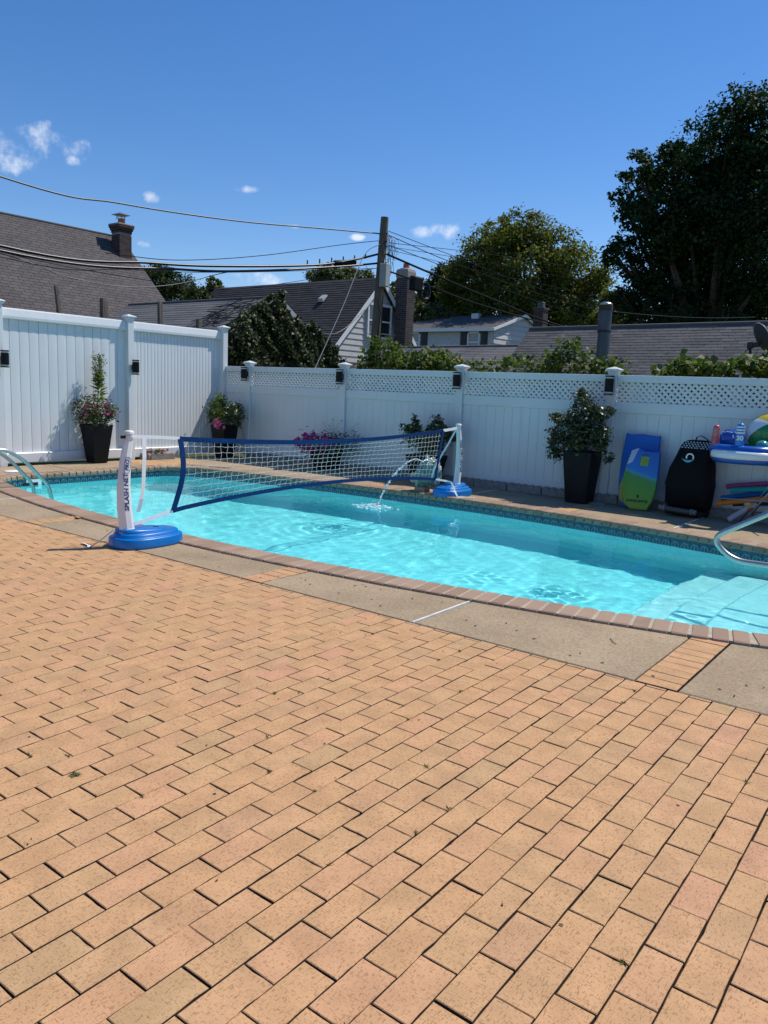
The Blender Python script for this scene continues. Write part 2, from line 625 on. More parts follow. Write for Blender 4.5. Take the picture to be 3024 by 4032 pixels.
        c = t.mix(t.remap(t.noise(60, 3), 0.4, 0.8, 0, 0.35), c, tuple(x * 1.5 for x in cols[1]))
        t.color(c)
        t.bump(t.noise(90, 3), 0.4, 0.004)
        MT[nm] = t.m
    MT['siding'] = M('white_siding', (0.50, 0.49, 0.475), 0.6, var=0.06, vs_=2)
    MT['shake'] = M('grey_shake', (0.50, 0.50, 0.50), 0.85, var=0.25, vs_=9, rand=0.1)
    MT['trim'] = M('white_trim', (0.75, 0.76, 0.76), 0.5, var=0.04)
    MT['shadegrey'] = M('shade_grey_trim', (0.36, 0.38, 0.38), 0.7, var=0.15)  # gable's shade put into the grey of its white trim; roof vents share it
    MT['trimdark'] = M('dark_trim', (0.10, 0.10, 0.105), 0.6, var=0.1)
    t = NT('window_glass')
    t.set(0.05, 0, 0.9)
    t.color((0.02, 0.028, 0.032))
    MT['glass'] = t.m
    MT['brickm'] = M('chimney_brick', (0.060, 0.046, 0.046), 0.9, var=0.3, vs_=11, rand=0.35, bump=0.3, bs=70)
    MT['brickred'] = M('red_brick', (0.062, 0.036, 0.030), 0.9, var=0.3, vs_=9, rand=0.3, bump=0.3, bs=70)
    MT['chimortar'] = M('chimney_mortar', (0.27, 0.25, 0.24), 0.95, var=0.2, vs_=8)
    MT['flue'] = M('clay_flue', (0.33, 0.12, 0.06), 0.8, var=0.15)
    t = NT('weathered_wood')
    t.set(0.9, 0, 0.2)
    t.color(t.ramp(t.noise(7, 5, 0.6, stretch=(6, 6, 0.5)), [(0.3, (0.085, 0.068, 0.052)), (0.7, (0.21, 0.175, 0.135))]))
    t.bump(t.noise(18, 4, 0.6, stretch=(4, 4, 0.3)), 0.5, 0.01)
    MT['wood'] = t.m
    MT['wire'] = M('black_cable', (0.010, 0.010, 0.011), 0.36, var=0.1, spec=0.4)
    MT['wirethin'] = M('thin_black_wire', (0.010, 0.010, 0.011), 0.7, var=0.1, spec=0.12)
    MT['wiregrey'] = M('grey_cable', (0.10, 0.10, 0.10), 0.45, 0.2, var=0.1)
    MT['boxgreen'] = M('grey_green_box', (0.36, 0.40, 0.37), 0.55, var=0.08)
    MT['bark'] = M('bark', (0.075, 0.058, 0.043), 0.95, var=0.35, vs_=8, bump=0.8, bs=25)
    MT['leaf_oak'] = leafmat('broadleaf_dark', [(0, (0.008, 0.024, 0.008)), (0.6, (0.019, 0.048, 0.014)), (0.93, (0.042, 0.080, 0.024)), (1, (0.10, 0.14, 0.06))], 0.62, 0.2, 0.14)
    MT['leaf_olive'] = leafmat('olive_leaves', [(0, (0.060, 0.080, 0.018)), (0.5, (0.118, 0.136, 0.030)), (1, (0.185, 0.18, 0.045))], 0.6, 0.45, 0.15)
    MT['leaf_dark'] = leafmat('dark_leaves', [(0, (0.010, 0.022, 0.007)), (1, (0.032, 0.055, 0.014))], 0.6, 0.2, 0.15)
    MT['leaf_ever'] = leafmat('evergreen_leaves', [(0, (0.014, 0.030, 0.008)), (1, (0.045, 0.068, 0.016))], 0.6, 0.2, 0.15)
    MT['leaf_far'] = leafmat('far_leaves', [(0, (0.06, 0.08, 0.025)), (1, (0.13, 0.15, 0.05))], 0.6, 0.3)
    MT['leaf_ivy'] = leafmat('ivy_leaves', [(0, (0.012, 0.020, 0.006)), (0.7, (0.035, 0.048, 0.012)), (0.93, (0.06, 0.07, 0.02)), (1, (0.09, 0.05, 0.02))], 0.5, 0.2, 0.2)
    MT['leaf_vine'] = leafmat('vine_leaves', [(0, (0.035, 0.062, 0.010)), (0.5, (0.07, 0.115, 0.018)), (1, (0.18, 0.21, 0.03))], 0.5, 0.4, 0.25)
    MT['leaf_pot'] = leafmat('potted_leaves', [(0, (0.025, 0.042, 0.012)), (0.6, (0.05, 0.08, 0.022)), (1, (0.10, 0.12, 0.035))], 0.4, 0.3, 0.5)
    MT['leaf_lime'] = leafmat('lime_leaves', [(0, (0.06, 0.10, 0.015)), (1, (0.16, 0.20, 0.03))], 0.45, 0.4)
    MT['leaf_rose'] = leafmat('rose_leaves', [(0, (0.024, 0.045, 0.014)), (0.6, (0.055, 0.082, 0.026)), (0.85, (0.10, 0.085, 0.035)), (1, (0.19, 0.075, 0.04))], 0.35, 0.25, 0.55)
    MT['leaf_red'] = leafmat('red_shoots', [(0, (0.22, 0.06, 0.035)), (1, (0.30, 0.10, 0.05))], 0.4, 0.3)
    MT['pink'] = leafmat('pink_petals', [(0, (0.50, 0.04, 0.16)), (0.6, (0.70, 0.10, 0.28)), (1, (0.80, 0.35, 0.45))], 0.5, 0.35)
    MT['magenta'] = leafmat('magenta_petals', [(0, (0.32, 0.015, 0.16)), (0.6, (0.55, 0.035, 0.30)), (1, (0.78, 0.14, 0.45))], 0.5, 0.35)
    MT['redp'] = leafmat('red_petals', [(0, (0.40, 0.015, 0.05)), (1, (0.65, 0.06, 0.22))], 0.5, 0.35)
    MT['yellowp'] = leafmat('yellow_petals', [(0, (0.65, 0.32, 0.01)), (1, (0.80, 0.50, 0.03))], 0.5, 0.35)
    MT['whitep'] = leafmat('pale_petals', [(0, (0.7, 0.68, 0.5)), (1, (0.8, 0.8, 0.75))], 0.5, 0.3)
    MT['purplep'] = leafmat('purple_petals', [(0, (0.10, 0.05, 0.18)), (1, (0.22, 0.12, 0.30))], 0.5, 0.3)
    MT['stem'] = M('green_stem', (0.06, 0.085, 0.025), 0.6, var=0.2)
    MT['strip'] = M('joint_strip_grey_white', (0.62, 0.61, 0.58), 0.7, var=0.2, vs_=12)
    MT['leadw'] = M('white_shiny', (0.78, 0.79, 0.80), 0.3, var=0.03)


mats()

# ------------------------------------------------------------------ foliage helpers


def leaves(name, P, N, size, mat, parent=None, aspect=0.62, fold=0.18, jitter=0.6, droop=0.0, axis=None):
    P = np.asarray(P, dtype=np.float64)
    n = len(P)
    N = np.asarray(N, dtype=np.float64) + RN.normal(0, jitter, (n, 3))
    N /= np.linalg.norm(N, axis=1, keepdims=True) + 1e-9
    A = RN.normal(0, 1, (n, 3)) if axis is None else np.asarray(axis) + RN.normal(0, 0.25, (n, 3))
    A[:, 2] -= droop
    A -= N * np.sum(A * N, axis=1, keepdims=True)
    A /= np.linalg.norm(A, axis=1, keepdims=True) + 1e-9
    S = np.cross(N, A)
    s = (size * RN.uniform(0.65, 1.25, n))[:, None] if np.isscalar(size) else (np.asarray(size))[:, None]
    base = P - A * s * 0.5
    tip = P + A * s * 0.5 - N * s * fold * 0.6
    l_ = P + S * s * aspect * 0.5 + N * s * fold * 0.5 - A * s * 0.08
    r_ = P - S * s * aspect * 0.5 + N * s * fold * 0.5 - A * s * 0.08
    V = np.stack([base, r_, tip, l_], 1).reshape(-1, 3)
    F = np.arange(4 * n).reshape(n, 4)
    o = fastmesh(name, V, F, mat, parent)
    o['kind'] = 'stuff'
    return o


def sphere_pts(n):
    v = RN.normal(0, 1, (n, 3))
    return v / np.linalg.norm(v, axis=1, keepdims=True)


def crown_pts(blobs, n, clus=34, spread=0.17, inner=0.5):
    P, N = [], []
    wts = np.array([b[3] ** 2.2 for b in blobs])
    wts = wts / wts.sum()
    for (x, y, z, r), wt in zip(blobs, wts):
        c = np.array([x, y, z])
        k = max(8, int(clus * (0.6 + r * 0.35)))
        d = sphere_pts(k)
        cr = r * (inner + (1 - inner) * RN.uniform(0, 1, k) ** 0.55)
        cc = c + d * cr[:, None] * np.array([1, 1, 0.85])
        m = max(10, int(n * wt))
        idx = RN.integers(0, k, m)
        off = RN.normal(0, 1, (m, 3)) * (r * spread) * np.array([1, 1, 0.7]) + RN.normal(0, 0.05 * r, (m, 3))
        P.append(cc[idx] + off)
        N.append(d[idx] * 0.6 + np.array([0, 0, 0.6]))
    return np.concatenate(P), np.concatenate(N)


def tree(name, label, blobs, base, mat, n, size, group, trunk_r=0.25, clus=34, spread=0.17, droop=0.2, split=0.45):
    t = thing(name, label, 'tree', base, group)
    P, N = crown_pts(blobs, n, clus, spread)
    leaves('crown', P, N, size, mat, t, droop=droop)
    mb = MB()
    top = Vector((sum(b[0] for b in blobs) / len(blobs), sum(b[1] for b in blobs) / len(blobs), sum(b[2] for b in blobs) / len(blobs)))
    b0 = Vector(base)
    fork = b0.lerp(top, split)
    fork.x += R.uniform(-.2, .2)
    mb.tube([b0, b0.lerp(fork, 0.5) + Vector((R.uniform(-.1, .1), R.uniform(-.1, .1), 0)), fork], [trunk_r * 1.2, trunk_r, trunk_r * 0.85], 9)
    for (x, y, z, r_) in blobs:
        e = Vector((x, y, z))
        mid = fork.lerp(e, 0.5) + Vector((R.uniform(-.3, .3), R.uniform(-.3, .3), R.uniform(-.1, .35)))
        mb.tube([fork, fork.lerp(mid, 0.5) + Vector((0, 0, 0.1)), mid, e], [trunk_r * 0.55, trunk_r * 0.42, trunk_r * 0.3, trunk_r * 0.08], 6)
        for q in range(3):
            d = Vector((R.gauss(0, 1), R.gauss(0, 1), R.gauss(0.3, 1))).normalized() * r_ * 0.8
            mb.tube([mid.lerp(e, 0.5 + 0.15 * q), e + d * 0.5, e + d], [trunk_r * 0.16, trunk_r * 0.1, trunk_r * 0.04], 5)
    mb.obj('trunk', MT['bark'], t, True)
    return t

# ================================================================== POOL OUTLINE
XL, XR = 1.38, 12.0


def y_near(x):
    return -6.19 + (x - 6.5) ** 2 / 40.0


def y_far(x):
    return -1.64 - (x - 6.6) ** 2 / 40.0


def fillet(poly, r):
    # poly: closed list of (pts...) with flagged sharp corners -> rounded closed polyline
    out = []
    n = len(poly)
    for i, (p, sharp) in enumerate(poly):
        if not sharp:
            out.append(Vector(p))
            continue
        P = Vector(p)
        a = (P - Vector(poly[i - 1][0])).normalized()
        b = (Vector(poly[(i + 1) % n][0]) - P).normalized()
        th = a.angle(b)
        tl = r * math.tan(th / 2)
        out = [q for q in out if (q - P).length > tl]
        s0, s1 = P - a * tl, P + b * tl
        nrm = Vector((-a.y, a.x))
        c = s0 + nrm * r
        a0 = math.atan2(s0.y - c.y, s0.x - c.x)
        for k in range(13):
            t_ = a0 + th * k / 12
            out.append(Vector((c.x + r * math.cos(t_), c.y + r * math.sin(t_))))
    return out


def pool_outline():
    # counter-clockwise: near edge left->right, right end, far edge right->left, left end
    pts = [((XL, y_near(XL)), True)]
    pts += [((XL + 0.9 + (XR - XL - 1.8) * k / 40, y_near(XL + 0.9 + (XR - XL - 1.8) * k / 40)), False) for k in range(41)]
    pts += [((XR, y_near(XR)), True), ((XR, -4.2), False), ((XR, -3.6), False), ((XR, y_far(XR)), True)]
    pts += [((XR - 0.9 - (XR - XL - 1.8) * k / 40, y_far(XR - 0.9 - (XR - XL - 1.8) * k / 40)), False) for k in range(41)]
    pts += [((XL, y_far(XL)), True), ((XL, -3.6), False), ((XL, -4.4), False)]
    return fillet(pts, 0.65)


OUT = pool_outline()


def resample(poly, step):
    P = poly + [poly[0]]
    L = [0.0]
    for a, b in zip(P, P[1:]):
        L.append(L[-1] + (b - a).length)
    n = int(round(L[-1] / step))
    res = []
    k = 0
    for i in range(n):
        d = L[-1] * i / n
        while L[k + 1] < d:
            k += 1
        f = (d - L[k]) / max(1e-9, L[k + 1] - L[k])
        p = P[k].lerp(P[k + 1], f)
        t = (P[k + 1] - P[k]).normalized()
        res.append((p, t))
    return res, L[-1] / n


SM, _ = resample(OUT, 0.06)
# smooth tangents
TG = []
for i in range(len(SM)):
    TG.append((SM[(i + 2) % len(SM)][0] - SM[i - 2][0]).normalized())
OFF = lambda d: [SM[i][0] + Vector((TG[i].y, -TG[i].x)) * d for i in range(len(SM))]
OUTER = OFF(0.25)      # back of the coping


def outer_y(x, far):
    best = None
    for a, b in zip(OUTER, OUTER[1:] + OUTER[:1]):
        if (a.x - x) * (b.x - x) <= 0 and abs(a.x - b.x) > 1e-9:
            y = a.y + (b.y - a.y) * (x - a.x) / (b.x - a.x)
            if far and y > -3.9 or (not far) and y < -3.9:
                best = y
    return best


# ------------------------------------------------------------------ ground (one sheet with the pool opening)
N_ = len(OUTER)
BASE = OFF(0.10)
ring = [(p.x, p.y) for p in BASE]
cx_, cy_ = 6.7, -3.9
V, F = [], []
scales = [(1.0, 0.0), (1.6, 0), (4, 0), (20, 0), (260, 0)]
for s_, _k in scales:
    for (x, y) in ring:
        V.append((cx_ + (x - cx_) * s_, cy_ + (y - cy_) * (s_ if s_ < 10 else s_ * 2), -0.07))
for k in range(len(scales) - 1):
    for i in range(N_):
        j = (i + 1) % N_
        F.append((k * N_ + i, (k + 1) * N_ + i, (k + 1) * N_ + j, k * N_ + j))
g = MB().add(V, F).obj('ground', MT['groundm'])
struct(g, 'grassy soil ground around the pool yard')

# ------------------------------------------------------------------ swimming pool
pool = bpy.data.objects.new('swimming_pool', None)
COL.objects.link(pool)
pool.location = (6.7, -3.9, 0)
struct(pool, 'long barrel shaped swimming pool with brick coping')
POOLIN = OFF(-0.02)
zf = lambda x: -1.30 - 0.25 * max(0.0, min(1.0, (8.5 - x) / 5.0))
# walls + floor (caustic receiver)
mb = MB()
n = len(POOLIN)
rings = [[(p.x, p.y, -0.045) for p in POOLIN], [(p.x, p.y, -0.6) for p in POOLIN],
         [(p.x, p.y, zf(p.x) + 0.12) for p in OFF(-0.02)], [(p.x, p.y, zf(p.x)) for p in OFF(-0.16)]]
mb.loft([list(reversed(r_)) for r_ in rings], caps=False)
inn = OFF(-0.16)
half = n // 2
c0 = len(mb.v)
nx = 40
# floor: strips between near and far edges
lo_pts, hi_pts = [], []
for k in range(nx + 1):
    x = XL + 0.17 + (XR - XL - 0.34) * k / nx
    yl = yh = None
    for a, b in zip(inn, inn[1:] + inn[:1]):
        if (a.x - x) * (b.x - x) <= 0 and abs(a.x - b.x) > 1e-9:
            y = a.y + (b.y - a.y) * (x - a.x) / (b.x - a.x)
            if yl is None or y < yl:
                yl = y
            if yh is None or y > yh:
                yh = y
    lo_pts.append((x, (yl if yl is not None else -4.5) - 0.02, zf(x) + 0.003))
    hi_pts.append((x, (yh if yh is not None else -3.0) + 0.02, zf(x) + 0.003))
mb.add(lo_pts + hi_pts, [(k, k + 1, nx + 1 + k + 1, nx + 1 + k) for k in range(nx)])
basin = mb.obj('basin', MT['plaster'], pool, True, auto=40)
basin.cycles.is_caustics_receiver = True
# entry steps at the right-hand end
for k, (x0, zt) in enumerate(((11.12, -0.36), (10.76, -0.62), (10.40, -0.90))):
    mb = MB()
    b_ = 0.03
    poly = []
    yh, yl = y_far(x0) - 0.62 + 0.18 * k, y_near(x0) + 0.06
    for q in range(9):
        f_ = q / 8
        poly.append((x0 - 0.10 * math.sin(math.pi * f_) , yl + (yh - yl) * f_))
    poly = [(XR - 0.03 - k * 0.001, yh)] + poly[::-1] + [(XR - 0.03 - k * 0.001, yl)]
    poly = poly[::-1]
    mb.loft([[(x, y, zf(11) + 0.01) for x, y in poly], [(x, y, zt - b_) for x, y in poly],
             [(x + b_ * 0.7, y, zt) for x, y in poly]])
    st = mb.obj('step', MT['stepwhite'], pool)
    st.cycles.is_caustics_receiver = True
# mortar bed under the coping bricks
mb = MB()
i0, o0 = OFF(-0.012), OFF(0.235)
mb.loft([[(p.x, p.y, -0.055) for p in i0], [(p.x, p.y, 0.013) for p in i0], [(p.x, p.y, 0.014) for p in o0], [(p.x, p.y, -0.055) for p in o0]], caps=False)
mb.loft([[(p.x, p.y, -0.055) for p in o0], [(p.x, p.y, -0.055) for p in i0]], caps=False)
mb.obj('mortar_bed', MT['mortar'], pool)
# coping bricks
cb = []
for q in range(4):
    prof = [(-0.028, -0.050), (-0.034, -0.038), (-0.034, 0.000), (-0.027, 0.013), (-0.014, 0.020), (0.235, 0.020), (0.247, 0.013), (0.252, 0.0), (0.252, -0.04)]
    hw = 0.0502
    rg = []
    for x, ins in ((-hw, 0.006), (-hw + 0.005, 0.0), (hw - 0.005, 0.0), (hw, 0.006)):
        rg.append([(x + R.uniform(-.0012, .0012), y + (ins if y < 0.1 else -ins), z - (ins if z > 0 else 0) + R.uniform(-.0012, .0012)) for y, z in prof])
    m_ = MB().loft(rg).mesh('coping_brick', False)
    m_.materials.append(MT['coping'])
    cb.append(m_)
cps, stp = resample(OUT, 0.121)
for i, (p, t) in enumerate(cps):
    pa, pb = cps[i - 1][0], cps[(i + 1) % len(cps)][0]
    t = (pb - pa).normalized()
    a = math.atan2(t.y, t.x)
    link('coping_brick', R.choice(cb), pool, (p.x, p.y, R.uniform(-.0015, .0015)),
         (R.uniform(-.004, .004), R.uniform(-.006, .006), a + math.pi + R.uniform(-.008, .008)))
# waterline tiles (far wall, left end and right end)
m_ = MB().bbox(-0.0565, 0.0565, -0.004, 0.004, -0.075, 0.075, 0.0015).mesh('tile')
m_.materials.append(MT['tile'])
tl, stp = resample([p for p in OFF(-0.027)], 0.115)
for i, (p, t) in enumerate(tl):
    t = (tl[(i + 1) % len(tl)][0] - tl[i - 1][0]).normalized()
    if p.y < -5.45 and 2.2 < p.x:
        continue
    link('tile', m_, pool, (p.x, p.y, -0.128), (0, 0, math.atan2(t.y, t.x) + math.pi))
# skimmer mouth on the left wall
mb = MB()
mb.bbox(1.395, 1.412, -5.16, -4.80, -0.20, -0.055, 0.004)
o = mb.obj('skimmer_frame', MT['leadw'], pool)
MB().box(1.4125, 1.416, -5.10, -4.86, -0.175, -0.10).obj('skimmer_mouth', MT['darkmetal'], o)

# ------------------------------------------------------------------ water surface
x0, x1, y0, y1 = XL - 0.02, XR + 0.02, -6.2, -1.62
nx_, ny_ = 520, 224
X, Y = np.meshgrid(np.linspace(x0, x1, nx_), np.linspace(y0, y1, ny_), indexing='ij')
Z = np.full(X.shape, -0.14)
rw = np.random.default_rng(5)
chop = np.exp(-(((X - 10.35) / 0.9) ** 2 + ((Y + 4.35) / 0.42) ** 2)) * (0.5 + 0.5 * np.sin(X * 5.1 + Y * 3) * np.sin(Y * 7 - X * 2)) + 0.8 * np.exp(-(((X - 9.4) / 0.7) ** 2 + ((Y + 3.45) / 0.25) ** 2)) * (0.5 + 0.5 * np.sin(X * 6))
jx, jy = 6.02, -2.62
dj = np.sqrt((X - jx) ** 2 + (Y - jy) ** 2)
for i in range(70):
    lam = rw.uniform(0.10, 0.6)
    k = 2 * math.pi / lam
    a = rw.normal(0.6, 0.9)
    st_ = 0.0027 + 0.036 * chop * (lam < 0.24)
    Z += st_ / k * np.sin(k * (X * math.cos(a) + Y * math.sin(a)) + rw.uniform(0, 6.28) + 0.6 * np.sin(X * rw.uniform(.5, 1.5) + Y * rw.uniform(.5, 1.5)))
Z += 0.0016 * np.exp(-dj * 1.8) * np.sin(dj * 34)
V = np.stack([X, Y, Z], -1).reshape(-1, 3)
I = np.arange(nx_ * ny_).reshape(nx_, ny_)
F = np.stack([I[:-1, :-1], I[1:, :-1], I[1:, 1:], I[:-1, 1:]], -1).reshape(-1, 4)
# keep only faces inside the pool wall
OW = [(p.x, p.y) for p in OFF(0.03)]
fc = V[F].mean(1)
ins = np.zeros(len(F), dtype=bool)
for (ax, ay), (bx_, by_) in zip(OW, OW[1:] + OW[:1]):
    cond = (ay > fc[:, 1]) != (by_ > fc[:, 1])
    if abs(by_ - ay) < 1e-12:
        continue
    xi = (bx_ - ax) * (fc[:, 1] - ay) / (by_ - ay) + ax
    ins ^= cond & (fc[:, 0] < xi)
F = F[ins]
used = np.unique(F)
remap_ = np.full(len(V), -1)
remap_[used] = np.arange(len(used))
water = fastmesh('pool_water', V[used], remap_[F], MT['water'], None, True)
struct(water, 'clear turquoise rippled water filling the pool')
water.cycles.is_caustics_caster = True

# ------------------------------------------------------------------ concrete pool deck
deck = MB().prism([(-0.1, -7.05), (13.6, -7.05), (13.6, -6.85), (-0.1, -6.85)], -0.069, -0.030).obj('pool_deck', MT['sand'])
deck.location = (0, 0, 0)
struct(deck, 'concrete slab deck around the pool with brick dividers')
mb = MB()
NO = len(OUTER)
# sand bed under the slabs: a flat collar round the pool
ring2 = [(max(0.0, min(13.6, cx_ + (p.x - cx_) * 1.6)), max(-6.9, min(-0.0, cy_ + (p.y - cy_) * 3.0))) for p in OUTER]
mb.add([(p.x, p.y, -0.028) for p in OUTER] + [(x, y, -0.028) for x, y in ring2], [(i, NO + i, NO + (i + 1) % NO, (i + 1) % NO) for i in range(NO)])
mb.obj('deck_bed', MT['sand'], deck)
YS = -6.90   # line where slabs meet the brick patio


def slab(poly, zt=0.0):
    b = 0.006
    c = Vector((sum(p[0] for p in poly) / len(poly), sum(p[1] for p in poly) / len(poly)))
    top = []
    for x, y in poly:
        d = (c - Vector((x, y))).normalized() * b * 1.4
        top.append((x + d.x, y + d.y, zt))
    MB().loft([[(x, y, -0.09) for x, y in poly], [(x, y, zt - b) for x, y in poly], top]).obj('concrete_slab', MT['concrete'], deck)


def near_slab(a, b):
    k = 10
    slab([(a, YS), (b, YS)] + [(b + (a - b) * i / k, outer_y(b + (a - b) * i / k, False) - 0.012) for i in range(k + 1)], R.uniform(-.002, .003))


def far_slab(a, b, ytop=-0.16):
    k = 10
    slab([(a + (b - a) * i / k, outer_y(a + (b - a) * i / k, True) + 0.012) for i in range(k + 1)] + [(b, ytop), (a, ytop)], R.uniform(-.002, .003))


for a, b in ((1.9, 3.345), (3.375, 4.87), (5.10, 6.605), (6.635, 8.11), (8.345, 9.745), (9.775, 11.222)):
    near_slab(a, b)
pts = [p for p in OUTER if p.x > 11.46 and p.y < -4.3]
pts.sort(key=lambda p: p.x + p.y * 0.5)
slab([(11.462, YS), (13.4, YS), (13.4, -4.3)] + [(p.x + 0.01, p.y - 0.01) for p in sorted(pts, key=lambda p: -p.y)] + [(11.462, outer_y(11.462, False) - 0.012)])
slab([(12.27, -4.28), (13.4, -4.28), (13.4, -2.6), (12.27, -2.6)])
for a, b in ((2.1, 3.345), (3.375, 5.0), (5.22, 6.605), (6.635, 8.17), (8.405, 9.78), (9.81, 11.3)):
    far_slab(a, b)
slab([(11.52, outer_y(11.52, True) + 0.02), (12.2, -2.3), (12.3, -2.58), (13.4, -2.58), (13.4, -0.16), (11.52, -0.16)])
for ya, yb in ((-7.3, -5.72), (-5.70, -4.05), (-4.03, -2.62)):
    slab([(0.10, ya), (1.115, ya), (1.115, yb), (0.10, yb)])
slab([(0.10, -2.0), (1.2, -2.0), (1.35, -1.9), (2.08, -1.62), (2.08, -0.16), (0.10, -0.16)])
# white expansion-joint strips
for x in (3.36, 6.62, 9.76):
    yo = outer_y(x, False) - 0.012
    MB().box(x - 0.0085, x + 0.0085, YS, yo, -0.03, 0.004).obj('joint_strip', MT['strip'], deck)
for x in (3.36, 6.62, 9.795):
    MB().box(x - 0.0085, x + 0.0085, outer_y(x, True) + 0.012, -0.16, -0.03, 0.004).obj('joint_strip', MT['strip'], deck)

# ------------------------------------------------------------------ brick patio
patio = MB().add([(-1, -14, -0.027), (15, -14, -0.027), (15, YS, -0.027), (-1, YS, -0.027)], [(0, 1, 2, 3)]).obj('brick_patio', MT['sand'])
struct(patio, 'tan clay brick patio laid in running bond')
PX, PY, X0_, Y0_ = 0.1124, 0.2185, 11.747, -8.36


def paver_mesh(sx, sy, seed):
    q = random.Random(seed)
    hx, hy = sx / 2, sy / 2
    j = lambda a: q.uniform(-a, a)
    cor = [(-hx + j(.0012), -hy + j(.0015)), (hx + j(.0012), -hy + j(.0015)), (hx + j(.0012), hy + j(.0015)), (-hx + j(.0012), hy + j(.0015))]
    # edge points (a slightly irregular outline, with an occasional chip)
    ol = []
    for i in range(4):
        a, b = Vector(cor[i]), Vector(cor[(i + 1) % 4])
        nn = 3 if i % 2 == 0 else 5
        for k in range(nn):
            p = a.lerp(b, k / nn)
            inn_ = -p.normalized() * abs(q.gauss(0, .0006))
            if k and q.random() < 0.06:
                inn_ = -p.normalized() * q.uniform(.002, .005)
            ol.append((p.x + inn_.x, p.y + inn_.y))
    ch = 0.0022
    top = [(x * (1 - ch / hx), y * (1 - ch / hy)) for x, y in ol]
    m = MB().loft([[(x, y, -0.040) for x, y in ol], [(x, y, -ch) for x, y in ol], [(x, y, 0) for x, y in top]])
    return m


PV = []
for k in range(10):
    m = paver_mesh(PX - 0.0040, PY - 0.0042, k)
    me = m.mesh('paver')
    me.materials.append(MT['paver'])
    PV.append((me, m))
plist = []
for i in range(-110, 26):
    xc = X0_ + (i + 0.5) * PX - PX
    if xc < 0.0 or xc > 15:
        continue
    for j in range(-30, 12):
        yc = Y0_ + (j + (0.0 if i % 2 == 0 else 0.5)) * PY - PY / 2
        if yc > YS + PY * 0.45 or yc < -13.5:
            continue
        px, py, z = project((xc, yc, 0))
        if z < 0.3 or px < -1100 or px > 4200 or py > 6200:
            continue
        plist.append((FPX / z, xc, yc, z))
plist.sort(reverse=True)
rest = MB()
kept = 0
for sz, xc, yc, z in plist:
    k = R.randrange(10)
    over = yc + PY / 2 - (YS - 0.012)
    zz = R.gauss(0, 0.0007)
    a = R.gauss(0, 0.003)
    xo, yo = R.gauss(0, 0.0008), R.gauss(0, 0.0009)
    if over > 0.002:
        # cut course against the slab edge
        h = PY - 0.006 - over
        if h < 0.02:
            continue
        mm = paver_mesh(PX - 0.0062, h, R.random())
        yc2 = yc - over / 2
        L = len(rest.v)
        rest.add([(x + xc, y + yc2, z_ + zz) for x, y, z_ in mm.v], mm.f)
        continue
    if kept < 300 and 0 < project((xc, yc, 0))[0] < 3024 and project((xc, yc, 0))[1] < 4060:
        link('paver', PV[k][0], patio, (xc + xo, yc + yo, zz), (R.gauss(0, .003), R.gauss(0, .0025), a + (math.pi if R.random() < .5 else 0)))
        kept += 1
    else:
        ca, sa = math.cos(a), math.sin(a)
        tx, ty = R.gauss(0, .003), R.gauss(0, .0025)
        rest.add([(xc + xo + x * ca - y * sa, yc + yo + x * sa + y * ca, z_ + zz + x * ty + y * tx) for x, y, z_ in PV[k][1].v], PV[k][1].f)
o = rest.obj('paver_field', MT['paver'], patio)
o['kind'] = 'stuff'

# brick dividers between the slabs and the brick corner on the left deck
BRK = []
for k in range(5):
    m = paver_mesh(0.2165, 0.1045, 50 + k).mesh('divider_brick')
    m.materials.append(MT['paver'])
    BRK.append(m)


def divider(xc, y0, y1):
    nn = int(math.ceil(abs(y1 - y0) / 0.109 - 0.3))
    for q in range(nn):
        yy = y0 + 0.055 + q * 0.109
        link('divider_brick', R.choice(BRK), deck, (xc, yy, R.gauss(0, .001)), (0, 0, R.gauss(0, .006) + (math.pi if R.random() < .5 else 0)))


for xc in (4.985, 8.228, 11.342):
    divider(xc, YS - 0.0, outer_y(xc, False) - 0.01)
for xc in (5.11, 8.288, 11.41):
    divider(xc, outer_y(xc, True) + 0.01, -0.16)
for q in range(5):
    for p in range(10):
        link('divider_brick', R.choice(BRK), deck, (0.155 + p * 0.109, -2.50 + q * 0.2 - (0.0), R.gauss(0, .001)) if True else None, (0, 0, math.pi / 2 + R.gauss(0, .006)))

# ================================================================== FENCES
fenceL = thing('tall_privacy_fence', 'tall solid white vinyl fence with ribbed boards along the left side', 'fence', (0, -2.3, 0))
HT = 2.53


def post(parent, x, y, h, capz=0.12, w_=0.0635):
    p = MB().bbox(x - w_, x + w_, y - w_, y + w_, -0.03, h, 0.006).obj('post', MT['vinyl'], parent)
    c = MB()
    c.loft([[(x + a * r_, y + b * r_, z) for a, b in ((-1, -1), (1, -1), (1, 1), (-1, 1))] for r_, z in
            ((w_ + 0.006, h - 0.035), (w_ + 0.006, h - 0.012), (w_ + 0.028, h - 0.002), (w_ + 0.034, h + 0.018), (w_ + 0.030, h + 0.028), (0.004, h + 0.062))])
    c.obj('cap', MT['vinyl'], p)
    return p


LPOST = (-0.04, -2.28, -4.69, -7.1, -9.5)
for y in LPOST:
    post(fenceL, 0.0, y, 2.585 if y > -3 else 2.60)
MESHB = {}


def board_profile(wd, bul, n=8):
    pts = []
    for k in range(n + 1):
        u = -0.5 + k / n
        pts.append((u * wd, bul * math.cos(math.pi * u) ** 1.0))
    return pts


